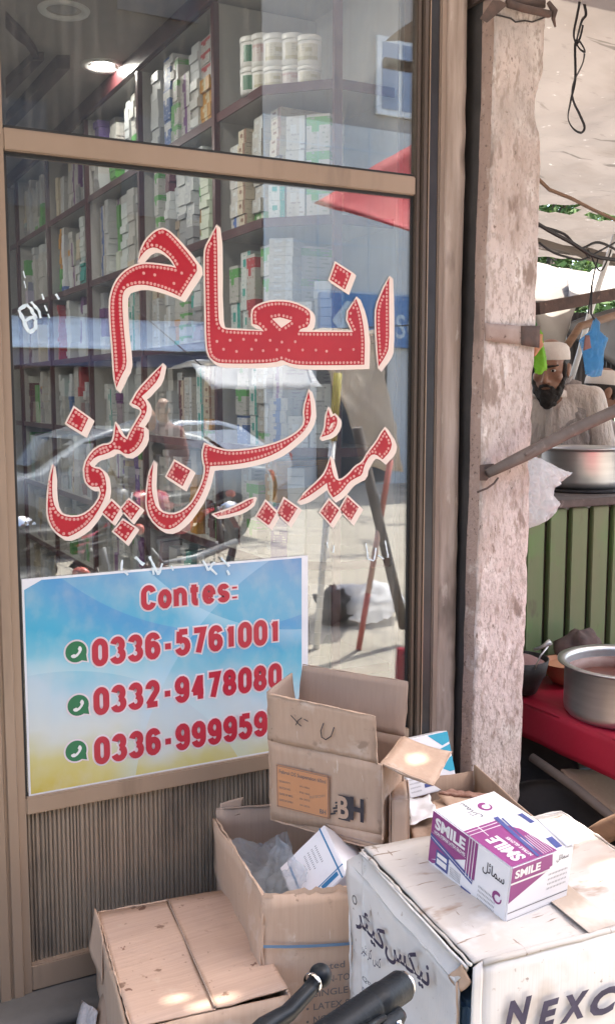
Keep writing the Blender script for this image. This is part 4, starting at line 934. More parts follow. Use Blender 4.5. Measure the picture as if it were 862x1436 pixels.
# open carton with blue strap
def open_box():
    Z = .39
    A, B = on_z(303, 1147, Z), on_z(368, 1256, Z)
    A.y = min(A.y, -.035)
    fd = V((.968, -.25, 0)); Cc = B+fd*.33; D = A+fd*.33; D.y = min(D.y, -.035)
    t = thing('open_carton', 'open tan carton with a blue strap round it holding plastic and a white packet', 'carton', ((A+Cc)/2).xy.to_3d())
    z0 = V((0, 0, -Z+.002))
    wall_panel(t, 'side_panel', [A, B, B+z0, A+z0], 'card', 11, .013, -.005, 12, 12)
    wall_panel(t, 'front_panel', [B, Cc, Cc+z0, B+z0], 'card', 12, .011, -.005, 12, 12)
    wall_panel(t, 'side_panel', [Cc, D, D+z0, Cc+z0], 'card', 13, .006, -.005)
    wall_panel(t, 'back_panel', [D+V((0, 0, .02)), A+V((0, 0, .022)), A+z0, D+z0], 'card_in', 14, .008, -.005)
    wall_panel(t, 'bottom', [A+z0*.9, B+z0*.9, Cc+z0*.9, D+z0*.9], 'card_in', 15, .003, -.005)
    frayed(t, [A, B], 'card', .003, 5, 50); frayed(t, [B, B+z0], 'card', .0028, 6, 40); frayed(t, [A+V((0, 0, .022)), D+V((0, 0, .02))], 'card_in', .003, 7, 40)
    # ragged strip left from torn-off flaps
    mb = MB(); L = []; n = 26
    for k in range(n+1):
        p = B.lerp(Cc, k/n); L.append(p+V((0, -.0055, rnd.uniform(.0, .012) if k < 14 else .002)))
    mb.add([p+V((0, 0, -.012)) for p in L]+L, [(k, k+1, n+2+k, n+1+k) for k in range(n)]); mb.build('torn_edge', 'card', t)
    wall_panel(t, 'torn_flap', [A+V((.005, -.005, .0)), A+V((.06, -.02, .004)), A+V((.07, -.015, .045)), A+V((.012, .0, .035))], 'card_in', 16, .012, -.004)
    # strap
    mb = MB(); q0 = B+V((-.004, -.012, -.108)); q1 = Cc+V((0, -.012, -.128)); q2 = A+V((-.007, 0, -.10)); pts = [q2, q0]+[q0.lerp(q1, k/6)+V((0, -.003, -.006*math.sin(math.pi*k/6))) for k in range(1, 7)]
    n = len(pts); mb.add([p+V((0, 0, .0035)) for p in pts[1:]]+[p-V((0, 0, .0035)) for p in pts[1:]], [(k, k+1, n-1+k+1, n-1+k) for k in range(n-2)]); mb.build('strap', 'strap_blue', t)
    mb = MB(); fd.normalize(); wv = V((0, 0, 1))
    for i, (s, w_) in enumerate((('urated', .07), ('NON-TOXIC', .115), ('SINGLE USE', .125), ('LATEX SURG', .125), ('NON PYRO', .105), ('E.O. GAS STERIL', .15))):
        p = B+fd*.105+V((0, -.0135, -.178-.030*i)); put_text(mb, s, p, fd*w_, wv*.0155, .002, .01)
        if i: put_text(mb, '•', p+V((-.018, 0, .005)), fd*.006, wv*.006, .002)
    mb.build('printed_text', 'ink_grey', t, recalc=False)
    return A, B, Cc, D
OA, OB, OC, OD = open_box()
# crumpled film and the white packet inside
def film(name, label, q, seed, jit=.02, mat='bag_clear', cat='film', nx=40, ny=40):
    """crumpled plastic sheet: sharp folds"""
    q = [V(p) for p in q]; mb = MB(); vs = []; nr = (q[1]-q[0]).cross(q[3]-q[0]).normalized()
    for j in range(ny+1):
        for i in range(nx+1):
            a, b = i/nx, j/ny; p = (q[0]*(1-a)+q[1]*a)*(1-b)+(q[3]*(1-a)+q[2]*a)*b
            d = 0
            for k, (fr, am) in enumerate(((11, 1), (23, .55), (47, .25))): d += (abs(noise.noise(p*fr+V((seed, k*3, 0))))*2-.5)*am
            vs.append(p+nr*d*jit+V((noise.noise(p*14+V((seed, 0, 3))), noise.noise(p*14+V((0, seed, 3))), 0))*jit*.6)
    mb.add(vs, [(j*(nx+1)+i, j*(nx+1)+i+1, (j+1)*(nx+1)+i+1, (j+1)*(nx+1)+i) for j in range(ny) for i in range(nx)], False)
    o = mb.build(name, mat, recalc=False)
    return tag(o, label, cat) if label else o
dn = V((0, 0, -1)); fx = (OD-OA).normalized(); fy = (OB-OA).normalized()
fc = OA+fy*.04+fx*.02
film('plastic_film', 'crumpled clear plastic film filling the left of the open strapped carton', [fc+dn*.07, fc+fy*.33+dn*.12, fc+fy*.33+fx*.12+dn*.13, fc+fx*.15+dn*.03], 3, .028)
film('plastic_pouch', 'bluish clear pouch standing among the film in the open strapped carton', [fc+fy*.10+fx*.03+dn*.13, fc+fy*.30+fx*.03+dn*.14, fc+fy*.26+fx*.12+dn*.02, fc+fy*.08+fx*.10+dn*.005], 9, .012, cat='pouch')
MB_ = MB().box((0, 0, 0), (.10, .16, .16)); MB_.v = [fc+fy*.06+fx*(.03+p.x)+fy*p.y*1.4+dn*(.14+p.z) for p in MB_.v]; tag(MB_.build('inner_carton', 'tin'), 'dull grey packet deep inside the open strapped carton', 'packet')

def frame(o, yaw, pitch, roll):
    M = Matrix.Rotation(yaw, 3, 'Z') @ Matrix.Rotation(pitch, 3, 'X') @ Matrix.Rotation(roll, 3, 'Y'); o = V(o)
    return (lambda a, b, c: o+M @ V((a, b, c))), M
def packet(label, o, rot, dims, name='carton'):
    """closed carton as six thin panels sharing edges: body plus a lid seam; returns root, map"""
    f, M = frame(o, *[R(k) for k in rot]); w_, d_, h_ = dims
    t = thing(name, label, 'box', f(w_/2, d_/2, 0))
    return t, f, M
# white and blue packet inside
s_ = .955
ko = EYE+(V((1.127, -.239, .40))-EYE)*s_
t, f, M = packet('white packet with blue stripes tilted inside the open strapped carton', ko, (-187.9, -19.4, 50), (.15, .154, -.13), 'medicine_packet')
MB().box((0, 0, -.13), (.15, .154, 0), ch=.002).build('body', 'paper_white', t)
o = t.children[0] if t.children else None
bm_ = MB(); bm_.box((0, 0, -.13), (.15, .154, 0), ch=.002); bm_.v = [f(*p) for p in bm_.v]
bpy.data.objects.remove(o); bm_.build('body', 'paper_white', t)
X_, Y_, Z_ = M @ V((1, 0, 0)), M @ V((0, 1, 0)), M @ V((0, 0, 1))
mb = MB(); 
def q3(mb, o, x, y, l=.0005):
    put_quad(mb, o, x, y, l)
for sgn in (.0006, -.0006):
    q3(mb, f(.012, 0, 0), X_*.004, Y_*.154, sgn); q3(mb, f(0, .125, 0), X_*.15, Y_*.003, sgn)
    q3(mb, f(.122, .02, 0), X_*.004, Y_*.13, sgn); q3(mb, f(.02, .13, 0), X_*.05, Y_*.012, sgn)
mb.build('stripes', 'ink_blue', t, recalc=False)
mb = MB()
for k in range(4):
    put_text(mb, rnd.choice(['500 mg tablets', 'Keep dry', '10 x 10', 'Rx only']) if False else '|||||||||', f(.04+.012*k, .03, 0), Y_*(.05-.008*(k % 2)), X_*.005, -.0008)
mb.build('small_print', 'ink_grey', t, recalc=False)

# the carton with the orange label
fo = (1.005, -.193, .42)
f, M = frame(fo, R(-53.7), R(7.0), R(2.6)); FWD, FDP, FHT = .287, .151, .213
ft = thing('labelled_carton', 'open tan carton with an orange label and big BH letters, flaps up', 'carton', f(FWD/2, FDP/2, 0))
def fp(name, pts, mat, seed, th=-.005, jit=.004, nx=10, ny=8, bend=0): return MB().slab([f(*p) for p in pts], th, nx, ny, jit, 8, seed, bend).build(name, mat, ft)
fp('front_panel', [(0, 0, FHT), (FWD, 0, FHT), (FWD+.006, 0, .03), (0, 0, 0)], 'card', 21, .005, .004)
fp('front_foot', [(0, -.0005, .02), (FWD+.006, -.0005, .032), (FWD-.01, .004, -.012), (0, 0, -.002)], 'card', 22, .004, .002, 8, 3)
fp('side_panel', [(FWD, 0, FHT), (FWD, FDP, FHT), (FWD, FDP, 0), (FWD, .004, 0)], 'card', 23, .005)
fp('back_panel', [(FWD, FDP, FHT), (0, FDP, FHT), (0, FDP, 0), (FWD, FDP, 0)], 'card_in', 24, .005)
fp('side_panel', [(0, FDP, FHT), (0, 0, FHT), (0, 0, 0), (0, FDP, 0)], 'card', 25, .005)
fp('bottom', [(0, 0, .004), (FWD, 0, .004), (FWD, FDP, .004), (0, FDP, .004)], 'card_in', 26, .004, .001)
fp('front_flap', [(0, -.002, FHT), (FWD-.008, -.002, FHT), (FWD-.012, -.008, FHT+.118), (.002, -.004, FHT+.122)], 'card', 27, -.004, .004)
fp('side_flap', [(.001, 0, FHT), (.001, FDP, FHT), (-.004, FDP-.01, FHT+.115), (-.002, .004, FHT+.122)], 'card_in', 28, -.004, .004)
fp('back_flap', [(0, FDP, FHT), (FWD, FDP, FHT), (FWD-.004, FDP+.03, FHT+.128), (.004, FDP+.03, FHT+.122)], 'card_in', 29, .004, .004)
fp('side_flap', [(FWD, .004, FHT+.002), (FWD, FDP-.002, FHT+.002), (FWD+.118, FDP+.004, FHT-.016), (FWD+.122, .008, FHT-.028)], 'card', 30, .004, .004, bend=.006)
frayed(ft, [f(0, 0, FHT+.12), f(0, 0, 0), f(FWD*.95, .002, -.010)], 'card', .0022, 13, 60); frayed(ft, [f(.002, -.003, FHT+.121), f(FWD-.012, -.007, FHT+.118), f(FWD-.008, -.003, FHT)], 'card', .002, 14, 50); frayed(ft, [f(.004, FDP+.03, FHT+.124), f(FWD-.004, FDP+.03, FHT+.128), f(FWD, FDP, FHT)], 'card_in', .002, 15, 50); frayed(ft, [f(FWD, .004, FHT), f(FWD+.122, .008, FHT-.028), f(FWD+.118, FDP, FHT-.016)], 'card', .002, 16, 40); frayed(ft, [f(FWD+.002, 0, FHT), f(FWD+.006, 0, .02)], 'card', .003, 17, 40)
X_, Y_, Z_ = M @ V((1, 0, 0)), M @ V((0, 1, 0)), M @ V((0, 0, 1))
LO = f(.022, -.0062, .045)
lab = print_on(ft, 'orange_label', 'label_orange', [lambda mb: put_quad(mb, LO, X_*.138, Z_*.112, .0008)])
mb = MB()
for a, b, c, d in ((0, .002, .138, .0014), (0, .1085, .138, .0014), (.0015, 0, .0014, .112), (.135, 0, .0014, .112)): put_quad(mb, LO+X_*a+Z_*b, X_*c, Z_*d, .0012)
put_text(mb, 'Febrol DS Suspension 60ml', LO+X_*.008+Z_*.088, X_*.122, Z_*.013, .0012, .012)
for i, (s, s2) in enumerate((('QUANTITY', '24 x 60ml'), ('BATCH NO.', 'F0106'), ('DATE OF MFG.', '05-2023'), ('DATE OF EXPIRY', '04-2025'))):
    put_text(mb, s, LO+X_*.008+Z_*(.067-.0165*i), X_*(.030+.006*(i > 1)), Z_*.0055, .0012, .01); put_text(mb, s2, LO+X_*.062+Z_*(.067-.0165*i), X_*.026, Z_*.005, .0012)
put_text(mb, 'BH', LO+X_*.114+Z_*.010, X_*.016, Z_*.012, .0012, .02)
mb.build('label_print', 'ink_grey', ft, recalc=False)
mb = MB(); put_text(mb, 'PHYSICIAN', LO+X_*.088+Z_*.042, X_*.040+Z_*.014, Z_*.007, .0012, .01); mb.build('label_stamp', 'card_brown', ft, recalc=False)
mb = MB(); bo = f(.172, -.0062, .052)
put_text(mb, 'H', bo+X_*.042+Z_*.006, X_*.034, Z_*.060, .0012, .035); put_quad(mb, bo+X_*.030+Z_*.030, X_*.022, Z_*.012, .0013)
put_quad(mb, bo+X_*.012+Z_*.0, X_*.030, Z_*.064, .001)
for k in range(7): put_quad(mb, bo+X_*(-.008+.003*k+.004*(k%2))+Z_*(.006+.008*k), X_*.013+Z_*.005, Z_*.005, .0013)
mb2 = MB(); put_text(mb2, 'B', bo+X_*.010+Z_*.004, X_*.028, Z_*.058, .0018, .03)
mb.build('emblem', 'ink_black', ft, recalc=False); mb2.build('emblem_letter', 'card', ft, recalc=False)
# marker scrawl on the raised flap
def scrawl(pts, r=.0011): MB().tube([f(a, -.0072-.006*(c-FHT)/.118, c) for a, c in pts], r, 5).build('marker_scrawl', 'ink_black', ft)
scrawl([(.066, .295), (.074, .288), (.086, .276), (.092, .272)]); scrawl([(.078, .272), (.084, .284), (.094, .294)]); scrawl([(.100, .292), (.110, .288)])
scrawl([(.150, .292), (.142, .270), (.144, .254), (.154, .250), (.168, .262), (.176, .286)], .0013)

# cyan and white packet behind the right flap
f2, M2 = frame((1.456, -.125, .36), R(3.8), R(-18.8), 0)
t = thing('glove_packet', 'white and cyan packet leaning behind the flap of the labelled carton', 'box', (1.53, -.1, .36))
bm_ = MB().box((0, 0, 0), (.168, .055, .155), ch=.002); bm_.v = [f2(*p) for p in bm_.v]; bm_.build('body', 'paper_white', t)
X_, Z_ = M2 @ V((1, 0, 0)), M2 @ V((0, 0, 1))
mb = MB(); o_ = f2(0, 0, 0)
def poly3(mb, pts, X, Z, o, l=.0006):
    nr = X.cross(Z).normalized()*l; mb.add([o+X*a+Z*b+nr for a, b in pts], [tuple(range(len(pts)))])
poly3(mb, [(.095, .153), (.167, .153), (.167, .125), (.14, .118)], X_, Z_, o_); poly3(mb, [(.10, .07), (.167, .085), (.167, .045), (.15, .045)], X_, Z_, o_); poly3(mb, [(.13, .110), (.167, .118), (.167, .092), (.12, .085)], X_, Z_, o_, .0007)
mb.build('cyan_print', 'cyan', t, recalc=False)
mb = MB(); put_quad(mb, o_+X_*.055+Z_*.018, X_*.026, Z_*.010, .0007); put_quad(mb, o_+X_*.118+Z_*.094, X_*.05, Z_*.004, .001)
mb.build('blue_print', 'smile_blue', t, recalc=False)
mb = MB()
for k in range(5): put_text(mb, '||||||||||', o_+X_*.008+Z_*(.012+.011*k), X_*.034, Z_*.004, .0007)
mb.build('small_print', 'ink_grey', t, recalc=False)

# brown carton of rubbish in front of the pillar
def rubbish():
    Z = .40
    P0, P1, P2 = on_z(672, 1089, Z), on_z(752, 1148, Z), on_z(556, 1120, Z)
    A = V((1.30, -.42, Z)); B = V((1.61, -.49, Z)); Cc = V((1.665, -.13, Z)); D = V((1.35, -.085, Z))
    t = thing('brown_carton', 'open brown carton of waste paper standing against the foot of the pillar', 'carton', (1.48, -.28, 0))
    z0 = V((0, 0, -Z+.002))
    wall_panel(t, 'side_panel', [D, A, A+z0, D+z0], 'card_brown', 41, .006, -.005); wall_panel(t, 'front_panel', [A-V((0, 0, .05)), B-V((0, 0, .05)), B+z0, A+z0], 'card_brown', 42, .006, -.005)
    wall_panel(t, 'side_panel', [B+V((0, 0, -.01)), Cc+V((0, 0, .02)), Cc+z0, B+z0], 'card_brown', 43, .006, -.005); wall_panel(t, 'back_panel', [Cc, D, D+z0, Cc+z0], 'card_brown', 44, .006, -.005)
    wall_panel(t, 'bottom', [A+z0*.5, B+z0*.5, Cc+z0*.5, D+z0*.5], 'card_in', 45, .004, -.005)
    # tray of sweepings lying on top
    f3, M3 = frame(on_z(612, 1112, .415), R(-30), R(-6), R(4))
    tr = thing('paper_tray', 'folded paper tray of brown crumbs lying on the carton of waste paper', 'tray', f3(.08, .0, 0))
    mb = MB(); mb.slab([f3(0, 0, 0), f3(.17, -.02, .0), f3(.14, -.065, -.045), f3(.05, -.05, -.045)], .002, 8, 5, .004, 12, 1); mb.slab([f3(0, 0, 0), f3(.17, -.02, 0), f3(.15, .035, -.03), f3(.04, .04, -.03)], -.002, 8, 5, .004, 12, 2)
    mb.build('paper', 'card', tr)
    mb = MB().slab([f3(.004, -.004, -.002), f3(.165, -.022, -.002), f3(.15, .03, -.006), f3(.04, .038, -.004)], .006, 20, 12, .007, 60, 4); stuff(mb.build('crumbs', 'crumbs', tr))
    # wrappers and sheets
    for i, (px, z, mt, sd, lb) in enumerate(((((574, 1150), (608, 1140), (618, 1175), (584, 1208)), .40, 'card_brown', 51, 'creased brown sheet hanging from the carton of waste paper'),
            (((570, 1120), (602, 1114), (614, 1146), (576, 1156)), .41, 'paper_white', 52, 'crumpled silver white wrapper under the cyan packet'),
            (((596, 1124), (640, 1112), (664, 1150), (618, 1178)), .39, 'card', 53, 'pale tan paper sheet stuffed in the carton of waste paper'),
            (((574, 1168), (610, 1160), (640, 1190), (590, 1214)), .37, 'paper_white', 54, 'dirty white paper scrap between the cartons'))):
        q = [on_z(u, v, z+.004*k) for k, (u, v) in enumerate(px)]
        tag(MB().slab(q, .0015, 10, 10, .016, 16, sd).build('waste_paper', mt), lb, 'paper')
    crumple('waste_wrapper', V((1.40, -.27, .35)), (.06, .05, .035), 'bag_clear', 12, 'crumpled clear wrapper inside the carton of waste paper', 'wrapper', amp=.6)
rubbish()
# tan carton edge between the labelled carton and the waste carton
t = thing('narrow_carton', 'upright narrow tan carton squeezed beside the labelled carton', 'carton', (1.27, -.36, 0))
a, b = on_z(548, 1190, .40), on_z(571, 1190, .40); a.z = b.z = 0; hh = V((0, 0, .52)); dpt = V((.06, .10, 0))
for i, (p, q) in enumerate(((a, b), (b, b+dpt), (b+dpt, a+dpt), (a+dpt, a))): wall_panel(t, 'side_panel', [p+hh, q+hh, q, p], 'card', 61+i, .003, -.004, 4, 12)
wall_panel(t, 'lid_flap', [a+hh, b+hh, b+dpt+hh, a+dpt+hh], 'card', 66, .003, -.004, 4, 4)

# big white carton, lower right
def nex():
    T0, T1 = on_z(507, 1194, .52), on_z(660, 1353, .47)
    T2 = on_z(786, 1138, .52); T3 = T1+(T2-T0); T3.z = .465
    T3 += (T3-T1)*.04
    S0, S1 = on_z(489, 1206, .475), on_z(640, 1377, .425)
    t = thing('large_white_carton', 'large battered white carton printed NEXC, holding up the purple glove box', 'carton', ((T0+T3)/2).xy.to_3d())
    zf = lambda p: V((p.x, p.y, .002))
    # top: two lid halves, the near left ridge, its sunken left shoulder
    m0, m1 = T0.lerp(T2, .55), T1.lerp(T3, .55)
    g = V((.006, 0, .006))
    MB().slab([T0+g, T1+g, m1, m0], -.005, 18, 26, .007, 8, 71).build('lid_flap', 'card_white_top', t)
    MB().slab([m0+V((0, 0, .001)), m1+V((0, 0, .001)), T3, T2+V((0, 0, .002))], -.005, 18, 26, .007, 8, 72).build('lid_flap', 'card_white_top', t)
    MB().slab([m0+V((-.035, 0, .007)), m1+V((-.035, 0, .007)), m1+V((.035, 0, .007)), m0+V((.035, 0, .007))], .0005, 4, 26, .005, 8, 71).build('tape', 'tape_tan', t)
    MB().slab([S0, S1, T1+V((-.004, .004, -.002)), T0+V((-.003, 0, 0))], .005, 8, 22, .008, 9, 73, bend=-.01).build('side_shoulder', 'card_white', t)
    Bk = V((.0, 0, 0))
    MB().slab([zf(S0)+V((.01, 0, 0)), zf(S1)+V((.02, .01, 0)), S1, S0], -.005, 20, 20, .011, 7, 74, smooth=True).build('side_panel', 'card_white', t)
    F0 = T1+(T3-T1).normalized()*.022+V((0, -.004, .003))
    MB().slab([zf(F0), zf(T3), T3+V((0, -.004, .003)), F0], -.005, 20, 16, .004, 7, 75).build('front_panel', 'card_white', t)
    MB().tube([F0.lerp(T3, k/12)+V((0, .001, -.002+noise.noise(V((k*.7, 2, 5)))*.002)) for k in range(13)], .0058, 8).build('fold_edge', 'card_white_top', t)
    MB().slab([F0+V((-.018, .004, -.01)), F0+V((-.001, 0, 0)), zf(F0)+V((-.002, 0, 0)), zf(F0)+V((-.026, .010, 0))], .004, 4, 16, .004, 14, 76, bend=0).build('corner_edge', 'card_white', t)
    MB().slab([T2, T3, zf(T3), zf(T2)], -.005, 14, 12, .004, 7, 77).build('side_panel', 'card_white', t)
    MB().slab([T2, zf(T2), zf(T0), T0], -.005, 14, 12, .004, 7, 78).build('back_panel', 'card_white', t)
    MB().slab([S1+V((-.002, .02, .002)), T1+V((-.012, .012, -.004)), T1+V((.002, .004, -.035)), S1+V((.006, -.002, -.022))], .003, 5, 6, .008, 22, 79).build('torn_corner', 'card', t)
    # things seen through the split corner
    MB().box((S1.x+.03, S1.y+.012, .06), (S1.x+.2, S1.y+.16, S1.z-.06), ch=.01).build('inner_packet', 'strap_blue', t)
    frayed(t, [T0, T1], 'card_white_top', .0035, 8, 60); frayed(t, [S0, S1], 'card_white', .003, 9, 60); frayed(t, [T0, T2, T3], 'card_white_top', .003, 10, 90); frayed(t, [S0, zf(S0)+V((.01, 0, 0))], 'card_white', .003, 11, 40); frayed(t, [S1, zf(S1)+V((.02, .01, 0))], 'card', .0025, 12, 40)
    # lettering
    nx_ = (T3-F0); nx_.z = 0; nx_.normalize(); up = V((0, 0, 1))
    mb = MB()
    for s, u0, u1, v0, v1 in (('N', 706, 744, 1436, 1410), ('E', 752, 782, 1436, 1404), ('X', 783, 824, 1428, 1393), ('C', 826, 866, 1420, 1385), ('A', 868, 905, 1414, 1380)):
        # plane of the front panel
        n_ = V((nx_.y, -nx_.x, 0)); o_ = F0+n_*.009
        def hit(u, v): d = ray(u, v); return EYE+d*((o_-EYE).dot(n_)/d.dot(n_))
        a = hit(u0, v0); b = hit(u1, v0-(u1-u0)*.22); h = (hit((u0+u1)/2, v1)-hit((u0+u1)/2, v0-(u1-u0)*.11)).z
        h = .052
        put_text(mb, s, a+V((0, 0, -.012)), (b-a).dot(nx_)*nx_, up*h, .001, .05, .25)
    mb.build('front_lettering', 'ink_navy', t, recalc=False)
    sx = (S1-S0); sx.z = 0; L = sx.length; sx.normalize(); n_ = V((sx.y, -sx.x, 0))
    o_ = S0+n_*.012
    mb = MB()
    def hit(u, v): d = ray(u, v); return EYE+d*((o_-EYE).dot(n_)/d.dot(n_))
    def arab(s, p0, p1, hgt, bold):
        a, b = hit(*p0), hit(*p1); put_text(mb, s, a, b-a, V((0, 0, hgt)), .001, bold)
    # right-to-left words set in presentation forms, drawn left to right
    arab('\uFEAE\uFE8C\uFBFF\uFB90', (499, 1300), (540, 1346), .060, .02)
    arab('\uFEB2\uFEB8\uFBFF\uFEE7'.replace('\uFEB8', '\uFEDC'), (540, 1344), (602, 1396), .062, .02)
    arab('\uFEAE\uFBFF\uFE8C \uFEAE\uFEDB \uFEB2\uFB90', (507, 1338), (534, 1364), .030, .005)
    mb2 = MB(); 
    for s, p0, p1, hh in (('Qty : 480', (508, 1376), (545, 1404), .014), ('Batch No.', (508, 1392), (540, 1420), .014), ('Size : M', (509, 1408), (534, 1430), .014), ('Mfg 10', (520, 1432), (560, 1452), .014)):
        a, b = hit(*p0), hit(*p1); put_text(mb2, s, a, b-a, V((0, 0, hh)), .001, .015)
    mb.build('side_lettering', 'ink_navy', t, recalc=False); mb2.build('side_print', 'ink_grey', t, recalc=False)
    c = hit(497, 1262); mb = MB(); mb.lathe([(.010, 0), (.010, .0006), (.007, .0006), (.007, 0)], c, 20, axis=n_, sx=1, sy=1); mb.build('side_mark', 'ink_grey', t)
    return T0, T1, T2, T3
NT0, NT1, NT2, NT3 = nex()

# purple and white glove box lying on it
go = EYE+(V((1.073, -.761, .535))-EYE)*1.036; rot = (R(-84.7), R(1.0), R(8.2)); gw, gd, gh = .222, .164, .126
f, M = frame(go, *rot)
sm = thing('glove_box', 'white and purple SMILE glove box on the big white carton', 'box', f(gw/2, gd/2, 0))
bm_ = MB().box((0, 0, 0), (gw, gd, gh), ch=.0025); bm_.v = [f(*p) for p in bm_.v]; bm_.build('body', 'paper_white', sm)
X_, Y_, Z_ = M @ V((1, 0, 0)), M @ V((0, 1, 0)), M @ V((0, 0, 1))
pu, bl, wh, gr, bk = MB(), MB(), MB(), MB(), MB()
# long side (faces the left): local y=0, seen with x to the right; origin lower left
so_ = f(0, 0, 0)
def side(mb, pts, l=.0006): poly3(mb, [(a*gw, b*gh) for a, b in pts], X_, Z_, so_, l)
side(pu, [(.004, .62), (.60, .62), (.60, .985), (.004, .985)]); side(pu, [(.004, .12), (.004, .615), (.50, .615)]); side(pu, [(.06, .10), (.004, .10), (.004, .13), (.30, .33)], .00055)
for k in range(3): side(wh, [(.49+.035*k, .33), (.498+.035*k, .33), (.498+.035*k, .985), (.49+.035*k, .985)], .0012)
side(pu, [(.47, .36), (.60, .36), (.60, .62), (.47, .62)], .0006)
side(bl, [(.004, .50), (.58, .27), (.58, .36), (.004, .60)], .0010); side(bl, [(.10, .12), (.27, .12), (.27, .40), (.10, .40)], .0012); side(bl, [(.45, .04), (.58, .04), (.58, .12), (.45, .12)], .001)
side(wh, [(.004, .545), (.58, .31), (.58, .32), (.004, .555)], .0013); side(wh, [(.12, .17), (.25, .17), (.25, .26), (.12, .26)], .0016); side(wh, [(.12, .29), (.25, .29), (.25, .36), (.12, .36)], .0016)
put_text(wh, 'SMILE', so_+X_*gw*.05+Z_*gh*.72, X_*gw*.40, Z_*gh*.20, .0012, .04)
put_text(wh, 'NON STERILE LATEX GLOVES', so_+X_*gw*.05+Z_*gh*.635, X_*gw*.41, Z_*gh*.055, .0012, .03)
put_text(bk, '\uFEDE\uFE8B\uFE8E\uFEE4\uFEB3', so_+X_*gw*.68+Z_*gh*.60, X_*gw*.26, Z_*gh*.22, .0008, .01)
for k in range(4): put_text(gr, '|||||||||||||', so_+X_*gw*.66+Z_*gh*(.10+.07*k), X_*gw*.2, Z_*gh*.035, .0008)
for k in range(5): put_text(gr, '|||||||||', so_+X_*gw*.30+Z_*gh*(.12+.055*k-.02*k), X_*gw*.13, Z_*gh*.028, .0008)
def ring(mb, o, X, Y, r, l):
    nr = X.cross(Y).normalized()*l; n = 28
    pts = [o+X*(r*math.cos(k*2*math.pi/n))+Y*(r*math.sin(k*2*math.pi/n))+nr for k in range(n)]+[o+X*(r*.62*math.cos(k*2*math.pi/n)+.12*r)+Y*(r*.55*math.sin(k*2*math.pi/n)-.1*r)+nr for k in range(n)]
    mb.add(pts, [(k, (k+1) % n, n+(k+1) % n, n+k) for k in range(n) if k not in (1, 2, 3)])
ring(pu, so_+X_*gw*.88+Z_*gh*.38, X_, Z_, .0125, .0008)
# top
to = f(0, 0, gh)
def top(mb, pts, l=.0006): poly3(mb, [(a*gw, b*gd) for a, b in pts], X_, Y_, to, l)
top(pu, [(.40, .005), (.99, .005), (.99, .40), (.40, .52)]); top(pu, [(.44, .50), (.99, .40), (.99, .72), (.60, .66)], .0006)
top(wh, [(.40, .22), (.56, .20), (.56, .21), (.40, .235)], .001)
for k in range(2): top(wh, [(.43+.045*k, .005), (.438+.045*k, .005), (.438+.045*k, .5), (.43+.045*k, .5)], .001)
top(bl, [(.36, .53), (.985, .41), (.985, .455), (.36, .60)], .0012); top(bl, [(.40, .61), (.985, .48), (.985, .50), (.40, .635)], .0012)
for k in range(6): top(wh, [(.70+.003*k, .52+.035*k), (.98, .49+.035*k), (.98, .497+.035*k), (.70, .528+.035*k)], .001)
top(bl, [(.82, .78), (.97, .74), (.97, .84), (.82, .88)], .001); top(bl, [(.42, .86), (.58, .86), (.58, .93), (.42, .93)], .001)
put_text(wh, 'SMILE', to+X_*gw*.95+Y_*gd*.30, -X_*gw*.36, -Y_*gd*.20, .0013, .04)
put_text(wh, 'NITRILE GLOVES', to+X_*gw*.95+Y_*gd*.40, -X_*gw*.30, -Y_*gd*.05, .0013, .02)
ring(pu, to+X_*gw*.18+Y_*gd*.62, Y_, -X_, .015, .0008)
put_text(gr, '\uFEDE\uFE8B\uFE8E\uFEE4\uFEB3', to+X_*gw*.30+Y_*gd*.46, -X_*gw*.26, -Y_*gd*.14, .0008)
for k in range(4): put_text(gr, '|||||||||||||', to+X_*gw*.24+Y_*gd*(.74+.05*k), X_*gw*.2, Y_*gd*.02, .0008)
top(pu, [(.992, .005), (.998, .005), (.998, .72), (.992, .72)], .0007)
# end face (faces the viewer): local x=gw
eo = f(gw, 0, 0)
def end(mb, pts, l=.0006): poly3(mb, [(a*gd, b*gh) for a, b in pts], Y_, Z_, eo, l)
end(pu, [(.01, .56), (.01, .78), (.64, .985), (.66, .78)]); end(pu, [(.01, .74), (.62, .74), (.62, .985), (.01, .985)], .0007); end(pu, [(.01, .40), (.01, .70), (.56, .70)], .0007)
end(wh, [(.01, .705), (.60, .705), (.60, .735), (.01, .735)], .0012)
put_text(wh, 'SMILE', eo+Y_*gd*.06+Z_*gh*.79, Y_*gd*.40, Z_*gh*.14, .0013, .04)
put_text(bk, '\uFEDE\uFE8B\uFE8E\uFEE4\uFEB3', eo+Y_*gd*.72+Z_*gh*.80, Y_*gd*.20, Z_*gh*.12, .0008)
for k in range(4): put_text(gr, '|||||||||||||', eo+Y_*gd*.62+Z_*gh*(.62-.08*k), Y_*gd*.3, Z_*gh*.03, .0008)
end(gr, [(.02, .22), (.98, .22), (.98, .235), (.02, .235)]); end(gr, [(.02, .10), (.98, .10), (.98, .108), (.02, .108)])
for mb, n_, m_ in ((pu, 'purple_print', 'smile_purple'), (bl, 'blue_print', 'smile_blue'), (wh, 'white_lettering', 'ink_white'), (gr, 'small_print', 'ink_grey'), (bk, 'urdu_name', 'ink_black')): mb.build(n_, m_, sm, recalc=False)
# lid edge lifted a little along the back
MB().slab([f(gw*.55, gd*.995, gh+.001), f(gw*1.0, gd*.86, gh+.003), f(gw*1.03, gd*1.02, gh+.006), f(gw*.6, gd*1.06, gh+.002)], .001, 6, 4, .002).build('lid_flap', 'paper_white', sm)

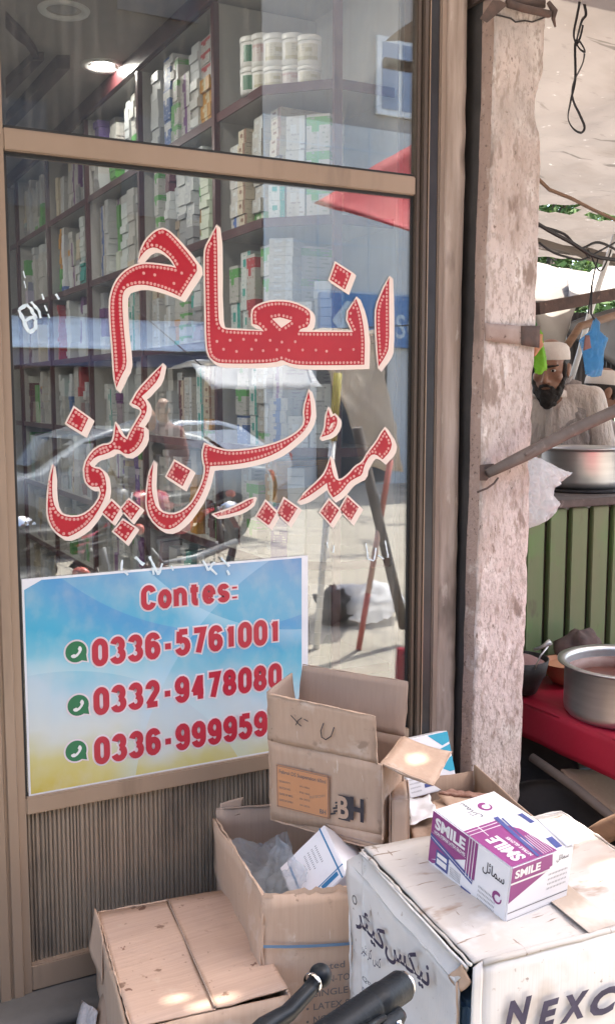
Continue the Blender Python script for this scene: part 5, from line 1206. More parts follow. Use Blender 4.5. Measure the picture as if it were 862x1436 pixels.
# ------------------------------------------------------------------ motorcycles (local frame: +y forward, +x rider's right, z = 0 at the tyres)
def motorcycle(loc, rz, label, tank='tank_red', mirrors=True):
    t = thing('motorcycle', label, 'motorcycle', loc, rz, 'motorcycles in the street')
    def P(mb, name, mat, parent=t): return mb.build(name, mat, parent, local=True)
    for y in (.62, -.62):
        wl = P(MB().lathe([(.245, -.028), (.285, -.03), (.30, -.015), (.30, .015), (.285, .03), (.245, .028)], (0, y, .30), 36, axis=(1, 0, 0)), 'wheel', 'rubber')
        P(MB().lathe([(.235, -.018), (.247, -.02), (.247, .02), (.235, .018), (.235, -.018)], (0, y, .30), 36, axis=(1, 0, 0)), 'rim', 'dull_metal', wl)
        P(MB().lathe([(.0005, -.05), (.055, -.05), (.055, .05), (.0005, .05)], (0, y, .30), 20, axis=(1, 0, 0)), 'hub', 'dull_metal', wl)
        mb = MB()
        for k in range(16):
            a = k*math.pi/8; mb.tube([(.02*(-1)**k, y+.05*math.cos(a), .30+.05*math.sin(a)), (0, y+.24*math.cos(a+.2), .30+.24*math.sin(a+.2))], .002, 4)
        P(mb, 'spokes', 'dull_metal', wl)
        mb = MB(); n = 16; vs = []
        for k in range(n+1):
            a = (math.pi*.15+k*math.pi*.62/n) if y > 0 else (math.pi*.25+k*math.pi*.62/n)
            for x in (-.05, 0, .05): vs.append((x, y+(.33+.012*(x == 0))*math.cos(a), .30+(.33+.012*(x == 0))*math.sin(a)))
        mb.add(vs, [(k*3+i, k*3+i+1, k*3+i+4, k*3+i+3) for k in range(n) for i in range(2)], True); P(mb, 'mudguard', tank)
    mb = MB()
    for x in (-.085, .085): mb.tube([(x, .62, .30), (x*.9, .50, .62), (x*.85, .43, .86)], [.019, .019, .016], 10)
    P(mb, 'fork', 'dull_metal')
    hb = P(MB().tube([(-.22, .33, .985), (-.13, .40, .99), (-.07, .42, .90), (.07, .42, .90), (.13, .40, .99), (.22, .33, .985)], .011, 10), 'handlebar', 'paint_black')
    for s in (-1, 1):
        P(MB().tube([(.20*s, .345, .985), (.215*s, .333, .985), (.33*s, .26, .978)], [.015, .0185, .0175], 14), 'grip', 'rubber', hb)
        P(MB().tube([(.17*s, .40, .985), (.20*s, .42, .98), (.31*s, .335, .968)], [.006, .0075, .0065], 8), 'lever', 'paint_black', hb)
        if mirrors:
            P(MB().tube([(.16*s, .38, .99), (.24*s, .40, 1.12), (.28*s, .38, 1.17)], .005, 6), 'mirror_stem', 'paint_black', hb)
            P(MB().ell((.31*s, .38, 1.20), (.07, .016, .045)), 'mirror', 'paint_black', hb)
    P(MB().lathe([(.0005, .07), (.06, .06), (.085, 0), (.085, -.03), (.05, -.09)], (0, .50, .82), 24, axis=(0, 1, 0)), 'headlight', 'dull_metal')
    P(MB().lathe([(.0005, -.005), (.05, 0), (.05, .05), (.0005, .05)], (0, .45, .93), 20), 'speedometer', 'paint_black')
    mb = MB(); mb.ell((0, .18, .76), (.11, .25, .105)); mb.ell((0, .02, .73), (.08, .15, .07)); o = P(mb, 'fuel_tank', tank); remesh(o, .016, 3)
    mb = MB(); mb.ell((0, -.22, .77), (.115, .36, .055)); mb.ell((0, -.42, .79), (.105, .20, .05)); o = P(mb, 'seat', 'rubber'); remesh(o, .016, 3)
    mb = MB()
    for s in (-1, 1): mb.tube([(.05*s, .40, .82), (.06*s, .0, .62), (.09*s, -.35, .66), (.09*s, -.75, .72)], .014, 8); mb.tube([(.04*s, .38, .72), (.06*s, .25, .34), (.07*s, -.2, .30), (.07*s, -.62, .30)], .014, 8)
    P(mb, 'frame', 'paint_black')
    P(MB().box((-.09, -.12, .28), (.09, .20, .46), ch=.03), 'engine', 'dull_metal')
    mb = MB()
    for k in range(7): mb.box((-.075, .16+.014*k, .38+.012*k), (.075, .168+.014*k, .50+.012*k), ch=.002)
    P(mb, 'cylinder_fins', 'dull_metal')
    P(MB().tube([(.08, .24, .40), (.13, .16, .28), (.14, -.2, .27), (.14, -.75, .34)], [.018, .018, .035, .032], 12), 'exhaust', 'dull_metal')
    for s in (-1, 1): P(MB().ell((.09*s, -.12, .56), (.022, .14, .085)), 'side_cover', tank); P(MB().tube([(.09*s, -.62, .32), (.10*s, -.55, .66)], [.025, .022], 10), 'shock_absorber', 'dull_metal')
    P(MB().ell((0, -.86, .74), (.05, .03, .035)), 'tail_light', 'plastic_red')
    P(MB().tube([(-.06, .0, .30), (-.16, .05, .03)], .009, 6), 'side_stand', 'paint_black')
    return t

# the near motorcycle: only its right grip and brake lever reach into the picture
ge = at_d(568, 1379, 1.05); gi_ = at_d(470, 1447, .97)
gax = (ge-gi_).normalized(); ang = math.atan2(gax.y, gax.x)
near = motorcycle((0, 0, -.15), 0, 'black motorcycle at the kerb, its grip and brake lever before the cartons', 'paint_black', mirrors=False)
hyaw = ang+math.atan2(.077, .115)          # grips are swept back from the bar
near.rotation_euler = (0, 0, hyaw)
Rz = Matrix.Rotation(hyaw, 3, 'Z')
tip = Rz @ V((.33, .26, .978)); near.location = (ge.x-tip.x, ge.y-tip.y, -.15)
bpy.context.view_layer.update()
hbar = [c for c in near.children if c.name.startswith('handlebar')][0]
for c in list(hbar.children):
    xs = sum(v.co.x for v in c.data.vertices)
    if xs > 0 and (c.name.startswith('grip') or c.name.startswith('lever')): bpy.data.objects.remove(c)
# detailed grip: end sleeve, collar, throttle housing edge, chrome end
def along(d, off=(0, 0, 0)): return ge-gax*d+V(off)
g = MB().lathe([(.0005, 0.0), (.0150, .0), (.0165, .003), (.0165, .030), (.0174, .033), (.0174, .046), (.0160, .049)]+[(.0163+.0009*(k % 2), .052+.003*k) for k in range(36)], along(.004), 28, axis=-gax).build('grip', 'rubber', hbar)
MB().lathe([(.0005, -.006), (.0115, -.006), (.0135, -.003), (.0135, .006), (.0005, .006)], along(.003), 24, axis=-gax).build('bar_end', 'chrome', hbar)
sidev = gax.cross(V((0, 0, 1))).normalized()     # towards the viewer
mb = MB(); q = along(.035, (0, 0, -.010)); 
mb.lathe([(.0005, 0), (.011, .0), (.0135, .006), (.0135, .12), (.0005, .13)], along(.030)+sidev*.014-V((0, 0, .012)), 16, axis=-gax, sx=1.0, sy=.7); mb.build('throttle_guard', 'rubber', hbar)
lb_, le_ = at_d(449, 1368, 1.06), at_d(372, 1440, .985); ld = (lb_-le_).normalized(); wv = ld.cross(FW).normalized()
mb = MB().ell(lb_, (.0125, .0125, .0125)); mb.build('lever_ball', 'paint_black', hbar)
pts = [lb_-ld*.002+wv*.0, lb_-ld*.025-wv*.004, lb_-ld*.06-wv*.006, le_, le_-ld*.05]
mb = MB(); mb.tube(pts, [.0085, .0082, .009, .0105, .0105], 6); mb.build('lever', 'paint_black', hbar)
cb = [lb_-ld*.09+V((0, 0, .012)), le_+V((.01, .01, .02)), le_-ld*.04+V((.015, .0, .01))]
MB().tube([along(.06)+sidev*.020, along(.09)+sidev*.024+V((0, 0, .006)), along(.14)+sidev*.026], .0035, 8).build('throttle_cable', 'rubber', hbar)
for k in (.045, .085): MB().lathe([(.0005, .003), (.004, .003), (.0048, 0), (.0048, -.004)], along(k)+sidev*.0255-V((0, 0, .012)), 6, axis=sidev).build('screw', 'chrome', hbar)
MB().lathe([(.0105, 0), (.0112, .002), (.0105, .004)], lb_-ld*.016, 14, axis=ld).build('lever_collar', 'chrome', hbar)
# bar stub joining the detailed grip to the handlebar
hb_in = near.matrix_world @ V((.22, .33, .985))
MB().tube([along(.15), (along(.15)+hb_in)/2, hb_in], .011, 10).build('bar_stub', 'paint_black', hbar)
MB().tube([le_-ld*.05, hb_in+V((0, 0, -.01))], .010, 8).build('lever_mount', 'paint_black', hbar)

# ------------------------------------------------------------------ food stall to the right of the pillar
GY = .46
ct = thing('stall_counter', 'food stall counter of upright green painted boards under a grey metal top', 'counter', (2.75, GY, 0))
x = 2.02; i = 0
while x < 3.9:
    wd = .078
    MB().box((x, GY-.012, .06), (x+wd-.0, GY+.010, 1.04), ch=.003).build('board', 'green_paint', ct); x += wd+.024
MB().box((2.0, GY+.012, .03), (3.95, GY+.03, 1.03)).build('backing', 'green_gap', ct)
MB().box((1.98, GY-.03, 1.045), (3.97, GY+.52, 1.075), ch=.004).build('counter_top', 'pipe', ct)
MB().box((3.92, GY+.04, 0), (3.96, GY+.5, 1.04)).build('side', 'green_gap', ct); MB().box((2.0, GY+.04, 0), (2.04, GY+.5, 1.04)).build('side', 'green_gap', ct)

def pot(label, c, r, h, rim, fill, fz, n=48):
    t = thing('cooking_pot', label, 'pot', c, 0)
    th = .004
    MB().lathe([(.0005, 0), (r*.93, 0), (r*.985, .012), (r, .03), (r, h-.012), (r+rim*.4, h-.004), (r+rim, h), (r+rim, h+.004), (r-.002, h+.002), (r-th, h-.012), (r-th, .03), (.0005, .006)], (0, 0, 0), n).build('body', 'steel', t, local=True)
    MB().lathe([(r-th-.0012, fz), (r-th-.0012, h-.03), (r-th-.0022, h-.03), (r-th-.0022, fz)], (0, 0, 0), n).build('inner_stain', 'pot_stain', t, local=True)
    MB().lathe([(.0005, fz+.004), (r*.5, fz+.002), (r-th-.001, fz)], (0, 0, 0), n).build('food', fill, t, local=True)
    return t
pc = on_y(806, 690, GY+.24); pot('aluminium pot on the stall counter in front of the bearded man', (pc.x+.02, GY+.24, 1.0865), .150, .155, .012, 'stew', .10)
tag(MB().lathe([(.10, 0), (.175, .0), (.175, .010), (.10, .010), (.10, 0)], (pc.x+.02, GY+.235, 1.0756), 32).build('stove_ring', 'pot_black'), 'black stove ring under the aluminium pot on the counter', 'stove ring')
# red table with the big pot
TX0, TZ = 2.10, .452
rt = thing('red_table', 'low table wrapped in red plastic cloth in front of the green counter', 'table', (2.5, -.25, 0))
mb = MB(); mb.slab([(TX0, .38, TZ), (TX0, -.95, TZ+.005), (3.1, -.95, TZ+.005), (3.1, .38, TZ)], -.006, 14, 14, .008, 6, 3); mb.build('cloth_top', 'red_cloth', rt)
mb = MB(); mb.slab([(TX0, .38, TZ-.003), (TX0, .38, TZ-.115), (TX0, -.95, TZ-.13), (TX0, -.95, TZ+.002)], -.006, 6, 18, .008, 6, 4, bend=0); mb.build('cloth_side', 'red_cloth', rt)
mb = MB(); mb.slab([(TX0, -.95, TZ), (TX0, -.95, TZ-.13), (3.1, -.95, TZ-.13), (3.1, -.95, TZ)], -.006, 6, 14, .008, 6, 5); mb.build('cloth_side', 'red_cloth', rt)
for x, y in ((2.14, .34), (2.14, -.9), (3.05, .34), (3.05, -.9)): MB().box((x-.02, y-.02, 0), (x+.02, y+.02, TZ-.02)).build('leg', 'wood_grey', rt)
MB().box((TX0+.012, -.93, TZ-.04), (3.08, .36, TZ-.012)).build('table_board', 'wood_grey', rt)
pot('large dented steel pot with reddish food on the red table', (2.290, -.075, TZ+.006), .188, .165, .022, 'stew', .10)
# things behind the pot on the red table
t = thing('clay_bowl', 'orange clay bowl of crumbs beside the big pot on the red table', 'bowl', (on_z(776, 962, TZ).x+.06, on_z(776, 962, TZ).y+.0, TZ+.006))
MB().lathe([(.0005, 0), (.05, 0), (.075, .03), (.092, .072), (.096, .074), (.088, .070), (.07, .034), (.0005, .012)], (0, 0, 0), 36).build('body', 'clay', t, local=True)
o = MB().lathe([(.0005, .062), (.05, .060), (.084, .058)], (0, 0, 0), 30).build('crumbs', 'clay', t, local=True); stuff(o)
pc2 = on_y(727, 935, .27); pc2.z = TZ+.006
t = thing('frying_pan', 'dark pan with a pale handle standing at the pillar end of the red table', 'pan', pc2)
MB().lathe([(.0005, 0), (.06, 0), (.085, .06), (.095, .115), (.099, .115), (.088, .058), (.0005, .006)], (0, 0, 0), 36).build('body', 'pot_black', t, local=True)
h0, h1 = on_y(748, 911, .2), on_y(771, 900, .16)
MB().tube([h0, h0.lerp(h1, .5)+V((0, 0, -.004)), h1], [.005, .006, .011], 8).build('handle', 'steel', t)
MB().tube([on_y(768, 906, .17), on_y(757, 920, .17), on_y(749, 938, .17)], .003, 6).build('wire_bail', 'steel', t)
MB().lathe([(.0005, .125), (.05, .118), (.088, .10)], (0, 0, 0), 24).build('food', 'shirt_pink', t, local=True)
crumple('brown_bag', V((2.50, .36, TZ+.08)), (.10, .05, .075), 'rust', 21, 'crumpled brown sack behind the clay bowl on the red table', 'sack')
# clutter below the table
t = thing('wok', 'sooty black wok lying under the red table', 'wok', (2.16, .16, .30))
for i, (c, r, ax, nm, lb) in enumerate((((2.10, .20, .19), .20, (-.5, -.55, .9), 'wok', 'sooty black wok tilted under the red table by the pillar'), ((2.06, -.02, .10), .19, (-.25, -.5, .9), 'wok', 'second black wok lying lower under the red table'), ((2.32, -.33, .10), .20, (-.2, -.3, .95), 'wok', 'black wok lid at the far right under the red table'))):
    if i: t = thing(nm, lb, 'wok', c)
    else: t.location = c; t['label'] = lb
    MB().lathe([(.0005, -.07), (r*.5, -.055), (r*.85, -.02), (r, .0), (r*1.02, .001), (r*.84, -.012), (.0005, -.06)], c, 40, axis=ax).build('bowl', 'pot_black', t)
tag(MB().slab([(2.12, .02, .27), (2.10, -.26, .20), (2.42, -.28, .12), (2.45, .05, .20)], .006, 8, 8, .012, 9, 8).build('cardboard_sheet', 'card'), 'tan cardboard sheet slumped under the red table', 'cardboard')
for a, b, r, m_, lb in (((745, 1062, 2.02), (862, 1150, 2.05), .014, 'wood_grey', 'grey stick slanting across the dark space under the red table'), ((815, 1185, 1.92), (880, 1150, 1.95), .030, 'wood', 'thick brown wooden log at the right behind the white carton')):
    p, q = on_x(*a), on_x(*b); o = MB().tube([p, p.lerp(q, .5)+V((.004, 0, .004)), q, q+(q-p)*.4], [r, r*1.05, r*.95, r], 10).build('wood_stick', m_); tag(o, lb, 'stick')
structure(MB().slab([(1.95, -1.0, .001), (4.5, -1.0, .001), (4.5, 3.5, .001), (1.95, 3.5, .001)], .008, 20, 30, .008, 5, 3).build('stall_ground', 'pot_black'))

# hanging bags
def bag(name, label, mat, top, c, r, seed, tiecol=None, amp=.35, flat=.6):
    t = thing(name, label, 'bag', top)
    crumple('body', c, r, mat, seed, parent=t, amp=amp, n=34)
    mb = MB(); cc = V(c); tp = V(top)
    for k in range(7):
        a = k*.9; mb.tube([tp+V((math.cos(a)*.006, math.sin(a)*.006, 0)), tp.lerp(cc, .25)+V((math.cos(a)*r[0]*.22, math.sin(a)*r[1]*.22, 0)), cc+V((math.cos(a)*r[0]*.8, math.sin(a)*r[1]*.8, r[2]*.45))], [.004, .007, .003], 5)
    mb.build('gathers', mat, t)
    return t
def sheet_bag(name, label, mat, px, y, depth, seed, step=1.3):
    """limp carrier bag: two thin creased sheets, folds running down from the knot (first point of px)"""
    kx, ky = px[0]; t = thing(name, label, 'bag', on_y(kx, ky, y))
    x0, x1 = min(p[0] for p in px), max(p[0] for p in px); y0, y1 = min(p[1] for p in px), max(p[1] for p in px)
    nx, ny = int((x1-x0)/step)+3, int((y1-y0)/step)+3; mb = MB()
    def edge(p):
        return min(((V(p)-(V(a)+(V(b)-V(a))*max(0, min(1, (V(p)-V(a)).dot(V(b)-V(a))/max(1e-6, (V(b)-V(a)).length_squared))))).length) for a, b in zip(px, px[1:]+px[:1]))
    ins = {}; E_ = {}
    for j in range(ny):
        for i in range(nx):
            p = (x0-step+i*step, y0-step+j*step); jig = (p[0]+noise.noise(V((p[0]*.3, p[1]*.3, seed)))*1.5, p[1]+noise.noise(V((p[0]*.3, p[1]*.3, seed+5)))*1.5)
            ins[i, j] = inside(jig, px); E_[i, j] = edge(p) if ins[i, j] else 0
    for sd in (-1, 1):
        idx = {}; vs = []
        for j in range(ny):
            for i in range(nx):
                p = (x0-step+i*step, y0-step+j*step); q = on_y(p[0], p[1], y)
                an = math.atan2(p[0]-kx, p[1]-ky+6); rr = math.hypot(p[0]-kx, p[1]-ky)
                fold = (abs(noise.noise(V((an*5.5, rr*.012, seed+sd*3))))-.22)*1.5+(abs(noise.noise(V((p[0]*.11, p[1]*.07, seed+sd*7))))-.2)*.9+noise.noise(V((p[0]*.4, p[1]*.3, seed)))*.18
                b = min(1, E_[i, j]/14)**.6; vs.append(q+V((0, sd*(depth*.45*b+fold*depth*.34*min(1, E_[i, j]/8)), 0)))
        fs = []
        for j in range(ny-1):
            for i in range(nx-1):
                if ins[i, j] and ins[i+1, j] and ins[i, j+1] and ins[i+1, j+1]: a = j*nx+i; fs.append((a, a+1, a+nx+1, a+nx))
        mb.add(vs, fs, True)
    o = mb.build('film', mat, t)
    bm = bmesh.new(); bm.from_mesh(o.data); bmesh.ops.delete(bm, geom=[v for v in bm.verts if not v.link_faces], context='VERTS'); bm.to_mesh(o.data); bm.free()
    return t
def dense(px, m=1): return [tuple(V(px[i]).lerp(V(px[(i+1) % len(px)]), k/m)) for i in range(len(px)) for k in range(m)]
sb = sheet_bag('carrier_bag', 'blue plastic carrier bag hanging by its handles under the stall roof', 'bag_blue', dense([(833, 443), (840, 452), (840, 464), (852, 474), (846, 492), (845, 512), (842, 528), (832, 530), (820, 526), (818, 508), (815, 492), (812, 476), (826, 464), (830, 452)]), .30, .05, 3)
MB().tube([on_y(829, 400, .30), on_y(828, 440, .30), on_y(834, 450, .30)], .0035, 5).build('string', 'wire', sb)
MB().slab([on_y(820, 470, .242), on_y(826, 470, .242), on_y(828, 488, .242), on_y(818, 492, .242)], .002, 4, 4, .004).build('print_patch', 'shirt_pink', sb)
sg = sheet_bag('carrier_bag', 'lime green and orange plastic bag hanging beside the pillar in front of the bearded man', 'bag_green', dense([(756, 460), (761, 468), (762, 484), (765, 500), (767, 517), (758, 526), (748, 524), (747, 500), (750, 478)]), .16, .025, 9)
sheet = MB().slab([on_y(750, 470, .13), on_y(760, 468, .13), on_y(759, 486, .13), on_y(748, 500, .13)], .02, 6, 6, .012, 18, 4).build('upper_film', 'bag_orange', sg)
sw = sheet_bag('carrier_bag', 'crumpled white plastic bag hanging at the right side of the pillar under the pole', 'bag_white', dense([(745, 640), (758, 643), (772, 650), (792, 660), (804, 662), (790, 672), (776, 684), (774, 694), (782, 704), (778, 718), (766, 730), (752, 737), (738, 742), (726, 735), (722, 700), (728, 660)]), .13, .085, 15)

# tarps over the stall, straps, cables, poles
tc_ = thing('tarp_canopy', 'sun bleached tan tarp stretched as a roof over the food stall', 'tarp', (3.5, 1.5, 2.5))
def tarp_sheet(x0, x1, y0, y1, zf, holes, n=60):
    mb = MB(); vs = []; fs = []
    for j in range(n+1):
        for i in range(n+1):
            x, y = x0+(x1-x0)*i/n, y0+(y1-y0)*j/n
            x += (noise.noise(V((y*3.1, 1, 4)))*.12+noise.noise(V((y*11, 3, 4)))*.06)*(i/n)**20
            vs.append((x, y, zf(x, y)+noise.noise(V((x*1.3, y*1.3, 2)))*.07+abs(noise.noise(V((x*2.6+y, y*2.1-x, 7))))*.06+noise.noise(V((x*7, y*7, 7)))*.012))
    for j in range(n):
        for i in range(n):
            x, y = x0+(x1-x0)*(i+.5)/n, y0+(y1-y0)*(j+.5)/n
            if any(((x-hx)/rx)**2+((y-hy)/ry)**2 < 1+noise.noise(V((x*9, y*9, 0))) for hx, hy, rx, ry in holes): continue
            a = j*(n+1)+i; fs.append((a, a+1, a+n+2, a+n+1))
    return mb.add(vs, fs, True)
h1_, h2_ = on_z(778, 290, 2.58), on_z(848, 316, 2.5)
tarp_sheet(1.93, 7.5, -.80, 3.75, lambda x, y: 2.62-.02*(y)-.02*abs(y-1.2)+.06*max(0, math.sin(x*1.1)), [(h1_.x, h1_.y, .16, .12), (h2_.x, h2_.y, .13, .07)], 90).build('sheet', 'tarp', tc_)
mb = MB(); pts = [on_z(u, v, 2.52) for u, v in ((745, 238), (770, 262), (800, 274), (830, 290), (862, 305), (900, 325))]; mb.tube([p+V((0, 0, -.015)) for p in pts], .010, 6); mb.build('tie_rope', 'wood', tc_)
MB().tube([(1.93, -.80, 2.60), (7.5, -.80, 2.62)], .02, 8).build('edge_pole', 'pipe', tc_)
for x, y in ((7.4, -.75), (7.4, 4.1)): MB().tube([(x, y, 0), (x, y, 2.62)], .03, 8).build('pole', 'pipe', tc_)
tag(MB().slab([on_y(745, 330, 3.2), on_y(880, 355, 3.6), on_y(862, 372, 3.0), on_y(746, 345, 2.6)], .01, 10, 6, .03, 2, 3).build('tarp_flap', 'tarp'), 'tan tarp edge sagging behind the pillar above the trees', 'tarp')
tag(MB().slab([on_y(740, 368, 4.2), on_y(836, 384, 4.2), on_y(798, 418, 3.8), on_y(740, 424, 3.8)], .01, 12, 8, .05, 2, 5).build('cream_sheet', 'tarp'), 'cream cloth sheet hung behind the stall below the trees', 'sheet')
tag(MB().slab([on_y(796, 392, 3.9), on_y(862, 366, 4.3), on_y(880, 400, 4.0), on_y(800, 424, 3.7)], .01, 12, 8, .05, 2, 6).build('white_sheet', 'tarp_pale'), 'pale cloth sheet hung in the sunlight behind the stall', 'sheet')
tag(MB().slab([on_y(740, 424, 2.6), on_y(812, 412, 2.6), on_y(800, 452, 2.5), on_y(792, 560, 2.4)], .01, 14, 20, .06, 2.4, 7).build('hanging_cloth', 'tarp_pale'), 'pale cloth hanging in folds behind the bearded man', 'cloth')
tag(MB().slab([on_y(785, 455, 2.9), on_y(900, 420, 2.9), on_y(900, 540, 2.9), on_y(800, 470, 2.9)], .02, 12, 8, .02, 3, 8).build('tin_sheet', 'tin'), 'grey corrugated tin sheet sheltering the back of the stall', 'roofing sheet')
# corrugated grey wall behind the second man
mb = MB(); a = on_y(795, 440, 3.1); b = on_y(900, 440, 3.1); n = 60
vs = []
for k in range(n+1):
    p = a.lerp(b, k/n); vs += [(p.x, 3.1+.02*math.sin(k*1.6), 1.45), (p.x, 3.1+.02*math.sin(k*1.6), 2.02)]
mb.add(vs, [(2*k, 2*k+2, 2*k+3, 2*k+1) for k in range(n)], True); tag(mb.build('corrugated_sheet', 'tin'), 'dark grey corrugated sheet hung upright behind the blue carrier bag', 'roofing sheet')
def pole(name, label, pts, r, mat, cat='pole'): return tag(MB().tube(pts, r, 10).build(name, mat), label, cat)
pb = MB(); a, b = on_y(752, 433, .62), on_y(900, 405, .72); dv = (b-a); 
pb.box((0, -.015, -.022), (dv.length*1.5, .015, .022), M=Matrix.Translation(a) @ dv.to_track_quat('X', 'Z').to_matrix().to_4x4()); tag(pb.build('roof_beam', 'rust'), 'dark iron beam crossing the stall at head height above the blue bag', 'beam')
pole('wooden_pole', 'brown wooden pole slanting up behind the blue carrier bag', [on_y(788, 495, 1.7), on_y(812, 458, 1.8), on_y(900, 430, 2.1)], .021, 'wood')
pole('white_pole', 'thin pale pole rising slantwise behind the blue carrier bag', [on_y(798, 540, 1.9), on_y(812, 494, 1.9), on_y(826, 440, 1.9), on_y(862, 330, 2.0)], .016, 'plastic_white')
def cable(name, label, px, y, r, mat='wire'):
    p = [on_y(u, v, y) for u, v in px]; q = []
    for i in range(len(p)-1):
        for k in range(6):
            t_ = k/6; p0, p1, p2, p3 = p[max(i-1, 0)], p[i], p[i+1], p[min(i+2, len(p)-1)]
            q.append(.5*((2*p1)+(p2-p0)*t_+(2*p0-5*p1+4*p2-p3)*t_**2+(3*p1-p0-3*p2+p3)*t_**3))
    q.append(p[-1]); return tag(MB().tube(q, r, 6).build(name, mat), label, 'cable')
def ribbon(px, y, w, mb):
    p = [on_y(u, v, y) for u, v in px]; q = []
    for i in range(len(p)-1):
        for k in range(8):
            t_ = k/8; p0, p1, p2, p3 = p[max(i-1, 0)], p[i], p[i+1], p[min(i+2, len(p)-1)]
            q.append(.5*((2*p1)+(p2-p0)*t_+(2*p0-5*p1+4*p2-p3)*t_**2+(3*p1-p0-3*p2+p3)*t_**3))
    q.append(p[-1]); n = len(q); vs = []
    for i, a in enumerate(q):
        d = (q[min(i+1, n-1)]-q[max(i-1, 0)]).normalized(); th = i*.13
        s = d.cross(V((math.sin(th)*.5, 1, 0))).normalized()*w; vs += [a-s, a+s, a+s+V((0, .0012, 0)), a-s+V((0, .0012, 0))]
    mb.add(vs, [(i*4+a, i*4+(a+1) % 4, i*4+4+(a+1) % 4, i*4+4+a) for i in range(n-1) for a in range(4)])
mb = MB()
ribbon([(811, -40), (812, 0), (809, 20), (804, 50), (812, 68), (820, 72), (812, 58), (806, 62), (806, 110), (800, 140), (796, 165), (803, 180), (814, 186), (819, 178), (812, 160), (803, 140), (803, 118), (816, 90), (819, 75)], .15, .0035, mb)
ribbon([(816, -40), (818, 0), (821, 20), (815, 30), (807, 60)], .16, .004, mb); ribbon([(817, 35), (812, 55), (805, 66)], .165, .003, mb)
tag(mb.build('hanging_strap', 'wire'), 'tangled black strap hanging in a loop from the tarp roof', 'strap')
cable('power_cable', 'thick black cable sagging from the pillar across the stall', [(752, 313), (772, 325), (800, 340), (826, 356), (845, 362), (880, 366)], .5, .007)
cable('power_cable', 'thin black wire drooping lowest behind the pillar', [(755, 340), (775, 354), (800, 362), (816, 364), (840, 352), (880, 330)], .55, .004)
cable('power_cable', 'second black cable running just above the thick one', [(752, 316), (790, 328), (812, 348), (840, 340), (880, 360)], .6, .005)
cable('power_cable', 'thin wire looped down round the roof beam', [(838, 362), (832, 385), (828, 410), (824, 440)], .5, .003)
cable('power_cable', 'short black wire curling by the blue bag string', [(818, 352), (826, 362), (824, 350), (840, 380), (852, 362), (856, 350)], .5, .003)

# ------------------------------------------------------------------ trees beyond the stall
def tree(loc, h, cr, n, label, seed):
    r = random.Random(seed)
    t = thing('street_tree', label, 'tree', loc, 0, 'trees beyond the stall')
    mb = MB(); p0 = V((0, 0, 0)); p1 = V((.1, .05, h*.45)); p2 = V((.0, .1, h*.8)); mb.tube([p0, p1, p2], [.16, .12, .05], 10)
    tips = []
    for k in range(9):
        a = k*.7*3; s = p1.lerp(p2, r.random()); e = s+V((math.cos(a)*cr*r.uniform(.4, .8), math.sin(a)*cr*r.uniform(.4, .8), r.uniform(.1, .5)*cr)); mb.tube([s, s.lerp(e, .5)+V((0, 0, .1)), e], [.05, .035, .012], 6); tips.append(e)
    mb.build('trunk', 'bark', t, local=True)
    mb = MB(); cc = V((0, 0, h*.8))
    clumps = [cc+V((r.gauss(0, .45)*cr, r.gauss(0, .45)*cr, r.gauss(0, .32)*cr)) for _ in range(26)]+tips
    for k in range(n):
        c = r.choice(clumps); p = c+V((r.gauss(0, .2)*cr, r.gauss(0, .2)*cr, r.gauss(0, .16)*cr)); s = r.uniform(.05, .10)
        a = V((r.gauss(0, 1), r.gauss(0, 1), r.gauss(0, .6))).normalized(); b = a.orthogonal().normalized(); b = (b+a.cross(b)*r.uniform(-1, 1)).normalized()
        mb.add([p-a*s, p+b*s*.4, p+a*s, p-b*s*.4], [(0, 1, 2, 3)])
    mb.build('crown', 'leaf', t, local=True, recalc=False)
for i, (u, v, y, h, cr, lb) in enumerate(((778, 380, 7.5, 4.2, 1.6, 'leafy green tree glimpsed left of the pale sheet behind the stall'), (838, 380, 8.5, 4.6, 1.7, 'leafy green tree glimpsed above the white sheet behind the stall'), (805, 535, 6.2, 2.3, 1.0, 'low green tree between the two men behind the stall'))):
    p = on_y(u, v, y); p.z = 0; tree(p, h, cr, 5200, lb, 40+i)

